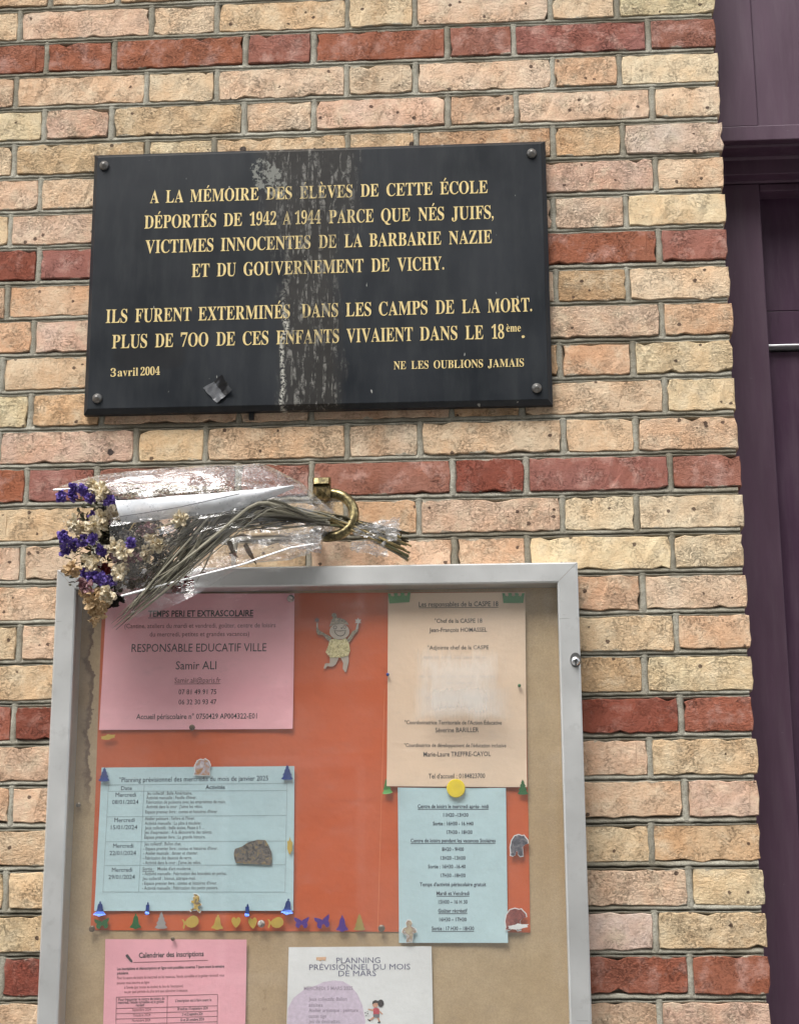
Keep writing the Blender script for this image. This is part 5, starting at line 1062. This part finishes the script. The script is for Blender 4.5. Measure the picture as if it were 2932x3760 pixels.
# near fold of the wrap: sky reflection as white colour, printed dots on top
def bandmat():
    m = NT('sky_white_printed_film', 0.25, spec=0.7); v = m.coord(); vo = m.n('TexVoronoi'); vo.inputs['Scale'].default_value = 200; m.l(v, vo.inputs['Vector'])
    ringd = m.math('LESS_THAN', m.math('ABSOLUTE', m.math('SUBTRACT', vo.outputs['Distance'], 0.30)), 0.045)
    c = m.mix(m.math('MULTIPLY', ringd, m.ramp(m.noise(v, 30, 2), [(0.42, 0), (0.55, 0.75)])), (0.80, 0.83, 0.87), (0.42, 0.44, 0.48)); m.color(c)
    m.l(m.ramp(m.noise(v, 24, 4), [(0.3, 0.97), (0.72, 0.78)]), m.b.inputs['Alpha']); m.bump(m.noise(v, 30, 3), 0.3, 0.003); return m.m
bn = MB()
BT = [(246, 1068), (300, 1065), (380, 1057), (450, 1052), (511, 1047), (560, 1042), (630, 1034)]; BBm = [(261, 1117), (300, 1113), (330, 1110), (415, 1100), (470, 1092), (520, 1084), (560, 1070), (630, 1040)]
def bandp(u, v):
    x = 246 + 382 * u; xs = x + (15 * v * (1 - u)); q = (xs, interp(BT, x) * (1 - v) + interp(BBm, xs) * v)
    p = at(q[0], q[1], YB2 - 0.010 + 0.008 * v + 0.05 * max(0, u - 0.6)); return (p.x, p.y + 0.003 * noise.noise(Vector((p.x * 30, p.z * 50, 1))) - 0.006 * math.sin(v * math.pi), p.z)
bn.grid(bandp, 30, 8); bn.build('sky_reflection_band', bandmat(), bq, smooth=True)
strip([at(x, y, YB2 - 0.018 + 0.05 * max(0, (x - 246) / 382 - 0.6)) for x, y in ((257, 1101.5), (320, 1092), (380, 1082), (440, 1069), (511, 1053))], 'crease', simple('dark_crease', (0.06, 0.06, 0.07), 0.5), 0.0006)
# knot and tail
M_TAIL = cello(0.55, 'crinkled_cellophane')
def crumple(cx, cy, w, h, Y, seed, n=16, amp=0.012):
    b_ = MB()
    def fn(u, v):
        p = at(cx + (u - .5) * w, cy + (v - .5) * h * (0.45 + 0.75 * u), Y)
        k = noise.noise(Vector((u * 5, v * 6, seed))) + 0.6 * abs(noise.noise(Vector((u * 11, v * 13, seed + 3))))
        return (p.x + 0.004 * noise.noise(Vector((u * 9, v * 9, seed + 1))), p.y + amp * k, p.z + 0.004 * noise.noise(Vector((u * 7, v * 9, seed + 7))) + (0.006 * (noise.noise(Vector((u * 14, 0, seed)))) if v in (0, 1) else 0))
    b_.grid(fn, n, n); return b_
crumple(802, 1129, 100, 44, -0.062, 3).build('cellophane_tail', M_TAIL, bq); crumple(800, 1132, 92, 38, -0.066, 11).build('cellophane_tail', M_TAIL, bq)
crumple(787, 1166, 78, 36, -0.060, 21).build('cellophane_tail', M_TAIL, bq)
crumple(684, 1105, 60, 74, -0.052, 31, 14, 0.012).build('cellophane_tail', M_TAIL, bq)
crumple(640, 1150, 90, 50, -0.115, 41, 14, 0.02).build('cellophane_tail', M_TAIL, bq)
# stems
rs = random.Random(11)
STEMC = [simple('straw_stem', (0.36, 0.27, 0.12), 0.7), simple('olive_stem', (0.17, 0.165, 0.08), 0.7), simple('grey_stem', (0.26, 0.245, 0.18), 0.7), simple('dark_stem', (0.06, 0.05, 0.025), 0.7)]
for k in range(26):
    e = at(rs.uniform(848, 880), rs.uniform(1136, 1198), -0.045 - rs.random() * 0.02)
    kn = at(742 + rs.uniform(-8, 8), 1115 + rs.uniform(-14, 14), -0.060 + rs.uniform(-.008, .008)); e.z = kn.z + (e.z - kn.z)
    m1 = at(rs.uniform(560, 640), rs.uniform(1070, 1130), -0.085 + rs.uniform(-.02, .015)); m2 = at(rs.uniform(400, 520), rs.uniform(1040, 1150), -0.10 + rs.uniform(-.02, .02))
    b = MB(); P = [e, e.lerp(kn, .5) + Vector((0, 0, .001)), kn, kn.lerp(m1, .5) + Vector((0, -.004, .002)), m1, m2]
    b.tube(P, [0.0012 + rs.random() * .0012] * 3 + [0.0014, 0.0012, 0.0007], 5); b.build('stem', STEMC[k % 4], bq, smooth=True)
BL = [simple('grey_green_blade', (0.145, 0.135, 0.095), 0.6, vary=.2), simple('sage_blade', (0.30, 0.28, 0.21), 0.6, vary=.2), simple('dark_blade', (0.055, 0.048, 0.033), 0.6)]
def ribbon(P, w, nrm=(0, -1, 0)):
    b_ = MB(); V = []; n = len(P)
    for i, p in enumerate(P):
        t = (P[min(i+1, n-1)] - P[max(i-1, 0)]).normalized(); s_ = t.cross(Vector(nrm)).normalized(); ww = w * (1 - (i / (n-1)) ** 3 * .85)
        V += [p + s_ * ww, p + Vector((0, -w * .35, 0)), p - s_ * ww]
    b_.add(V, [(3*i+j, 3*i+j+1, 3*i+j+4, 3*i+j+3) for i in range(n-1) for j in (0, 1)]); return b_
def bez(a, b_, c, d, n): return [a*(1-t)**3 + b_*3*t*(1-t)**2 + c*3*t*t*(1-t) + d*t**3 for t in [i/n for i in range(n+1)]]
ends = []
for k in range(40): f = k / 39; ends.append((236 + 75 * f + rs.uniform(-6, 10), 1337 - 58 * f + rs.uniform(-16, 12)))
for k in range(34): ends.append((rs.uniform(262, 420), rs.uniform(1175, 1262)))
for k in range(16): ends.append((rs.uniform(300, 390), rs.uniform(1118, 1180)))
for k, (ex, ey) in enumerate(ends):
    a = at(690 + rs.uniform(-15, 15), 1112 + rs.uniform(-8, 8), -0.085)
    Ye = -0.118 - rs.random() * 0.034
    b1 = at(590 + rs.uniform(-40, 40), 1092 + rs.uniform(-16, 16), Ye + .01); hx = rs.uniform(430, 530); f_ = rs.uniform(.10, .38); c1 = at(hx + (ex - hx) * f_, 1078 + rs.uniform(-14, 22) + (ey - 1078) * f_, Ye); d1 = at(ex, ey, Ye - 0.004 if ey > 1262 else Ye)
    bx = rs.uniform(395, 545); bd = at(bx, 1088 + rs.uniform(-10, 26) + max(0, 1130 - ey) * -.2, Ye); b1 = at(610 + rs.uniform(-20, 20), 1100 + rs.uniform(-14, 14), Ye + .012)
    tgt = d1 + Vector((rs.uniform(-.006, .006), 0, rs.uniform(-.006, .006)))
    P = bez(a, b1, bd + (bd - d1) * .22, bd, 6)[:-1] + bez(bd, bd + (d1 - bd) * .3 + Vector((0, 0, -.003)), bd + (d1 - bd) * .7 + Vector((0, 0, rs.uniform(-.016, .010))), d1, 7); ribbon(P, rs.uniform(.0009, .0023)).build('grass_blade', BL[k % 3], bq)
for (x0, y0, x1, y1, x2, y2) in ((1210, 800, 1400, 750, 1640, 670), (1210, 800, 1190, 920, 1180, 1120), (1220, 1040, 1290, 960, 1360, 880), (930, 690, 1100, 640, 1500, 560), (700, 420, 1000, 300, 1500, 330), (560, 300, 900, 290, 1300, 310), (690, 260, 740, 330, 760, 360), (720, 700, 760, 640, 800, 620)):
    b = MB(); b.tube([at(*A(x0, y0), -.135), at(*A(x1, y1), -.13), at(*A(x2, y2), -.12)], .0011, 5); b.build('stem', STEMC[0], bq)
for k in range(46):
    x0, y0 = rs.uniform(420, 560), rs.uniform(1070, 1128); a_ = at(x0, y0, -.112 + rs.uniform(-.02, .02)); b_ = at(rs.uniform(600, 640), 1097 + rs.uniform(-16, 16), -.095); c_ = at(712, 1108 + rs.uniform(-9, 9), -.072)
    b = MB(); b.tube([a_, a_.lerp(b_, .5) + Vector((0, 0, rs.uniform(-.003, .005))), b_, c_], rs.uniform(.0006, .0016), 5); b.build('stem', STEMC[rs.choice((0, 1, 2, 3, 0))], bq)
# curled dead leaves
M_DEAD = simple('dead_leaf', (0.13, 0.09, 0.05), 0.7, vary=.35, vscale=120)
for pts in ([(1610, 800), (1640, 900), (1690, 950)], [(1750, 830), (1800, 920), (1850, 1010)], [(1460, 720), (1510, 705), (1540, 740)]):
    P = [at(*A(x, y), -.125 + .006 * i) for i, (x, y) in enumerate(pts)]; P = bez(P[0], P[1], P[1], P[2], 8)
    b = ribbon(P, .0038, (0.4, -1, 0.2)); b.v = [p + Vector((0.001 * noise.noise(p * 300), 0.003 * noise.noise(p * 200), 0.001)) for p in b.v]; b.build('dead_leaf', M_DEAD, bq)
# flower heads
def petal(b_, c, d, L, w, curl, rr):
    d = d.normalized(); s_ = d.cross(Vector((rr.uniform(-1, 1), -1, rr.uniform(-1, 1)))).normalized(); n_ = s_.cross(d)
    V = []
    for i, (t, ww) in enumerate(((0, .3), (.35, .9), (.7, 1), (1, .5))):
        for sgn in (-1, 0, 1):
            V.append(c + d * L * t + s_ * w * ww * sgn * .5 + n_ * (curl * t * t * L + (abs(sgn) * -.25 * w * ww)) + Vector((rr.gauss(0, .06), rr.gauss(0, .06), rr.gauss(0, .06))) * w)
    b_.add(V, [(3*i+j, 3*i+j+1, 3*i+j+4, 3*i+j+3) for i in range(3) for j in (0, 1)])
def head(dx, dy, Y, rad, npet, L, w, mat, name, seed, dirn=None, squash=1.0):
    rr = random.Random(seed); b_ = MB(); c = at(dx, dy, Y)
    for k in range(npet):
        v = Vector((rr.gauss(0, 1), rr.gauss(0, 1) - .4, rr.gauss(0, 1) * squash)).normalized()
        if dirn: v = (v + Vector(dirn)).normalized()
        petal(b_, c + v * rad * rr.uniform(.1, .75), v + Vector((rr.gauss(0, .3), rr.gauss(0, .3), rr.gauss(0, .3))), L * rr.uniform(.7, 1.25), w * rr.uniform(.7, 1.2), rr.uniform(-.5, .6), rr)
    o = b_.build(name, mat, bq); return o
def petals(name, a, b_, c): 
    m = NT(name, 0.75, spec=0.2); v = m.coord(); m.color(m.ramp(m.noise(v, 260, 4, 0.6), [(0.3, a), (0.5, b_), (0.68, c)])); return m.m
M_VIO = petals('violet_petals', (0.045, 0.025, 0.14), (0.13, 0.085, 0.34), (0.30, 0.22, 0.56)); M_CRM = petals('cream_petals', (0.34, 0.24, 0.13), (0.74, 0.65, 0.47), (0.88, 0.83, 0.70))
M_PCH = petals('parched_petals', (0.24, 0.14, 0.06), (0.55, 0.39, 0.22), (0.70, 0.54, 0.34)); M_MAU = petals('mauve_petals', (0.12, 0.055, 0.06), (0.26, 0.13, 0.15), (0.42, 0.28, 0.27))
M_GRNF = petals('withered_foliage', (0.014, 0.013, 0.009), (0.05, 0.05, 0.028), (0.13, 0.12, 0.075)); M_RED2 = petals('dark_red_petals', (0.05, 0.008, 0.012), (0.17, 0.03, 0.035), (0.28, 0.07, 0.06))
M_BLK = petals('shade_black_leaf', (0.006, 0.005, 0.005), (0.014, 0.012, 0.010), (0.03, 0.027, 0.02))
sd_ = 100
for i, (x, y, r) in enumerate([(225, 320, 9), (300, 338, 9), (118, 395, 7), (205, 398, 6), (375, 402, 8), (545, 440, 8), (400, 580, 8), (130, 740, 8), (150, 785, 8), (220, 815, 9), (300, 790, 11), (395, 770, 9), (140, 880, 8), (475, 880, 9), (735, 815, 6), (325, 1085, 11), (400, 1110, 12), (465, 1125, 9), (545, 1155, 11), (500, 1185, 7)]):
    head(*A(x, y), -.135 - .012 * (i % 3), r * .00072, 34, .0062, .0066, M_VIO, 'violet_flower', sd_ + i)
for i, (x, y, r, mt) in enumerate([(415, 295, 12, M_CRM), (470, 330, 10, M_CRM), (490, 375, 8, M_CRM), (580, 542, 9, M_CRM), (490, 575, 7, M_CRM), (410, 665, 12, M_CRM), (485, 640, 11, M_CRM), (385, 700, 8, M_CRM), (235, 640, 8, M_CRM), (310, 690, 7, M_CRM), (590, 850, 10, M_CRM), (680, 885, 11, M_CRM), (370, 975, 12, M_CRM), (420, 1000, 11, M_CRM), (215, 1040, 12, M_PCH), (640, 1035, 11, M_CRM), (640, 1075, 8, M_CRM), (545, 1250, 14, M_CRM), (530, 1285, 10, M_CRM), (370, 1275, 16, M_PCH), (410, 1320, 17, M_PCH), (470, 1380, 14, M_PCH), (440, 1430, 11, M_PCH), (340, 1200, 10, M_MAU), (935, 790, 10, M_CRM), (1000, 835, 9, M_CRM), (1170, 600, 7, M_CRM), (880, 905, 6, M_CRM)]):
    head(*A(x, y), -.138 - .010 * (i % 3), r * .00062, 22, .0105, .0080, mt, 'cream_flower' if mt is M_CRM else 'parched_flower', sd_ + 50 + i, dirn=(-.3, -.3, -.2))
for i, (x, y) in enumerate([(390, 1470), (430, 1480), (420, 1505)]): head(*A(x, y), -.14, .003, 5, .009, .004, M_PCH, 'parched_flower', sd_ + 90 + i, dirn=(0, 0, -1.5))
for i, (x, y, r, mt) in enumerate([(262, 655, 11, M_MAU), (485, 395, 8, M_MAU), (545, 603, 8, M_MAU), (600, 935, 11, M_MAU), (710, 960, 16, M_MAU), (760, 940, 12, M_MAU), (310, 1180, 8, M_MAU), (460, 1050, 9, M_RED2), (500, 1040, 8, M_RED2), (1190, 1180, 12, M_RED2), (1240, 1165, 10, M_RED2), (1120, 1200, 9, M_RED2), (860, 700, 12, M_MAU), (900, 680, 11, M_MAU)]):
    head(*A(x, y), -.132, r * .0005, 16, .0075, .0065, mt, 'rose_flower', sd_ + 120 + i)
fb = MB(); rr = random.Random(5)
for i in range(430):   # fine withered foliage between the heads
    x, y = rr.uniform(190, 680), rr.uniform(420, 1250)
    if x < 250 and y < 740: continue
    if rr.random() < abs(x - 440) / 420: continue
    c = at(*A(x, y), -.085 - rr.random() * .045); petal(fb, c, Vector((rr.gauss(-.5, 1), rr.gauss(0, .6), rr.gauss(0, 1))), rr.uniform(.005, .014), rr.uniform(.0015, .005), rr.uniform(-.4, .5), rr)
tag(fb.build('withered_foliage', M_GRNF, bq), kind='stuff')
fb = MB()
for i in range(420):
    x = 640 + abs(rr.gauss(0, 230)); y = rr.uniform(600, 1230) - (x - 640) * .10
    c = at(*A(x, y), -.10 - rr.random() * .03); petal(fb, c, Vector((rr.gauss(-.6, 1), rr.gauss(0, .4), rr.gauss(0, 1))), rr.uniform(.004, .011), rr.uniform(.002, .006), rr.uniform(-.4, .5), rr)
tag(fb.build('dusty_filler', petals('dusty_petals', (0.03, 0.025, 0.02), (0.13, 0.11, 0.085), (0.36, 0.31, 0.25)), bq), kind='stuff')
fb = MB()  # near-black leaf shapes standing in for the shadow inside the bouquet
for i in range(260):
    x, y = rr.gauss(585, 48), rr.gauss(640, 85); c = at(*A(max(400, min(655, x)), y), -.08 - rr.random() * .03); petal(fb, c, Vector((rr.gauss(0, 1), 0, rr.gauss(0, 1))), .016, .013, .2, rr)
for i in range(60): c = at(*A(rr.gauss(530, 40), rr.gauss(1290, 25)), -.10); petal(fb, c, Vector((rr.gauss(0, 1), 0, rr.gauss(0, .6))), .012, .008, .2, rr)
for i in range(120): c = at(*A(rr.uniform(640, 1100), rr.uniform(640, 1200) ), -.085); petal(fb, c, Vector((rr.gauss(0, 1), 0, rr.gauss(0, 1))), .016, .006, .2, rr)
tag(fb.build('shade_leaves', M_BLK, bq), kind='stuff')
gy = MB()
def bud(c, r): gy.add([c + Vector(v) * r for v in ((1,0,0), (-1,0,0), (0,1,0), (0,-1,0), (0,0,1), (0,0,-1))], [(0,2,4), (2,1,4), (1,3,4), (3,0,4), (2,0,5), (1,2,5), (3,1,5), (0,3,5)])
for i in range(620):
    if i < 400: x = rr.uniform(560, 1700); y = 390 + (x - 600) * -.06 - abs(rr.gauss(0, 38)) + 20
    elif i < 480: x, y = rr.uniform(640, 1080), rr.uniform(640, 1010)
    else: x, y = rr.uniform(120, 640), rr.uniform(560, 1180)
    bud(at(*A(x, y), -.115 - rr.random() * .035), rr.uniform(.0006, .0016))
tag(gy.build('gypsophila_buds', simple('white_buds', (0.66, 0.60, 0.48), 0.7, vary=.3, vscale=200), bq), kind='stuff')
tw = MB()
for i in range(110):
    x = rr.uniform(520, 1500); y = 370 - (x - 600) * .05 + rr.gauss(0, 22); a = at(*A(x, y), -.105 - rr.random() * .02); b2 = at(*A(x + rr.uniform(60, 160), y + rr.uniform(-25, 45)), -.105); tw.tube([a, a.lerp(b2, .5) + Vector((0, 0, rr.gauss(0, .002))), b2], .0005, 3, cap=False)
for i in range(70):
    x, y = rr.uniform(180, 620), rr.uniform(560, 1180); a = at(*A(x, y), -.125); b2 = at(*A(x + rr.uniform(60, 170), y + rr.uniform(-50, 40)), -.10); tw.tube([a, b2], .0006, 3, cap=False)
tag(tw.build('thin_twigs', STEMC[1], bq), kind='stuff')

for o_ in bpy.data.objects:
    if '_o' in o_: del o_['_o']
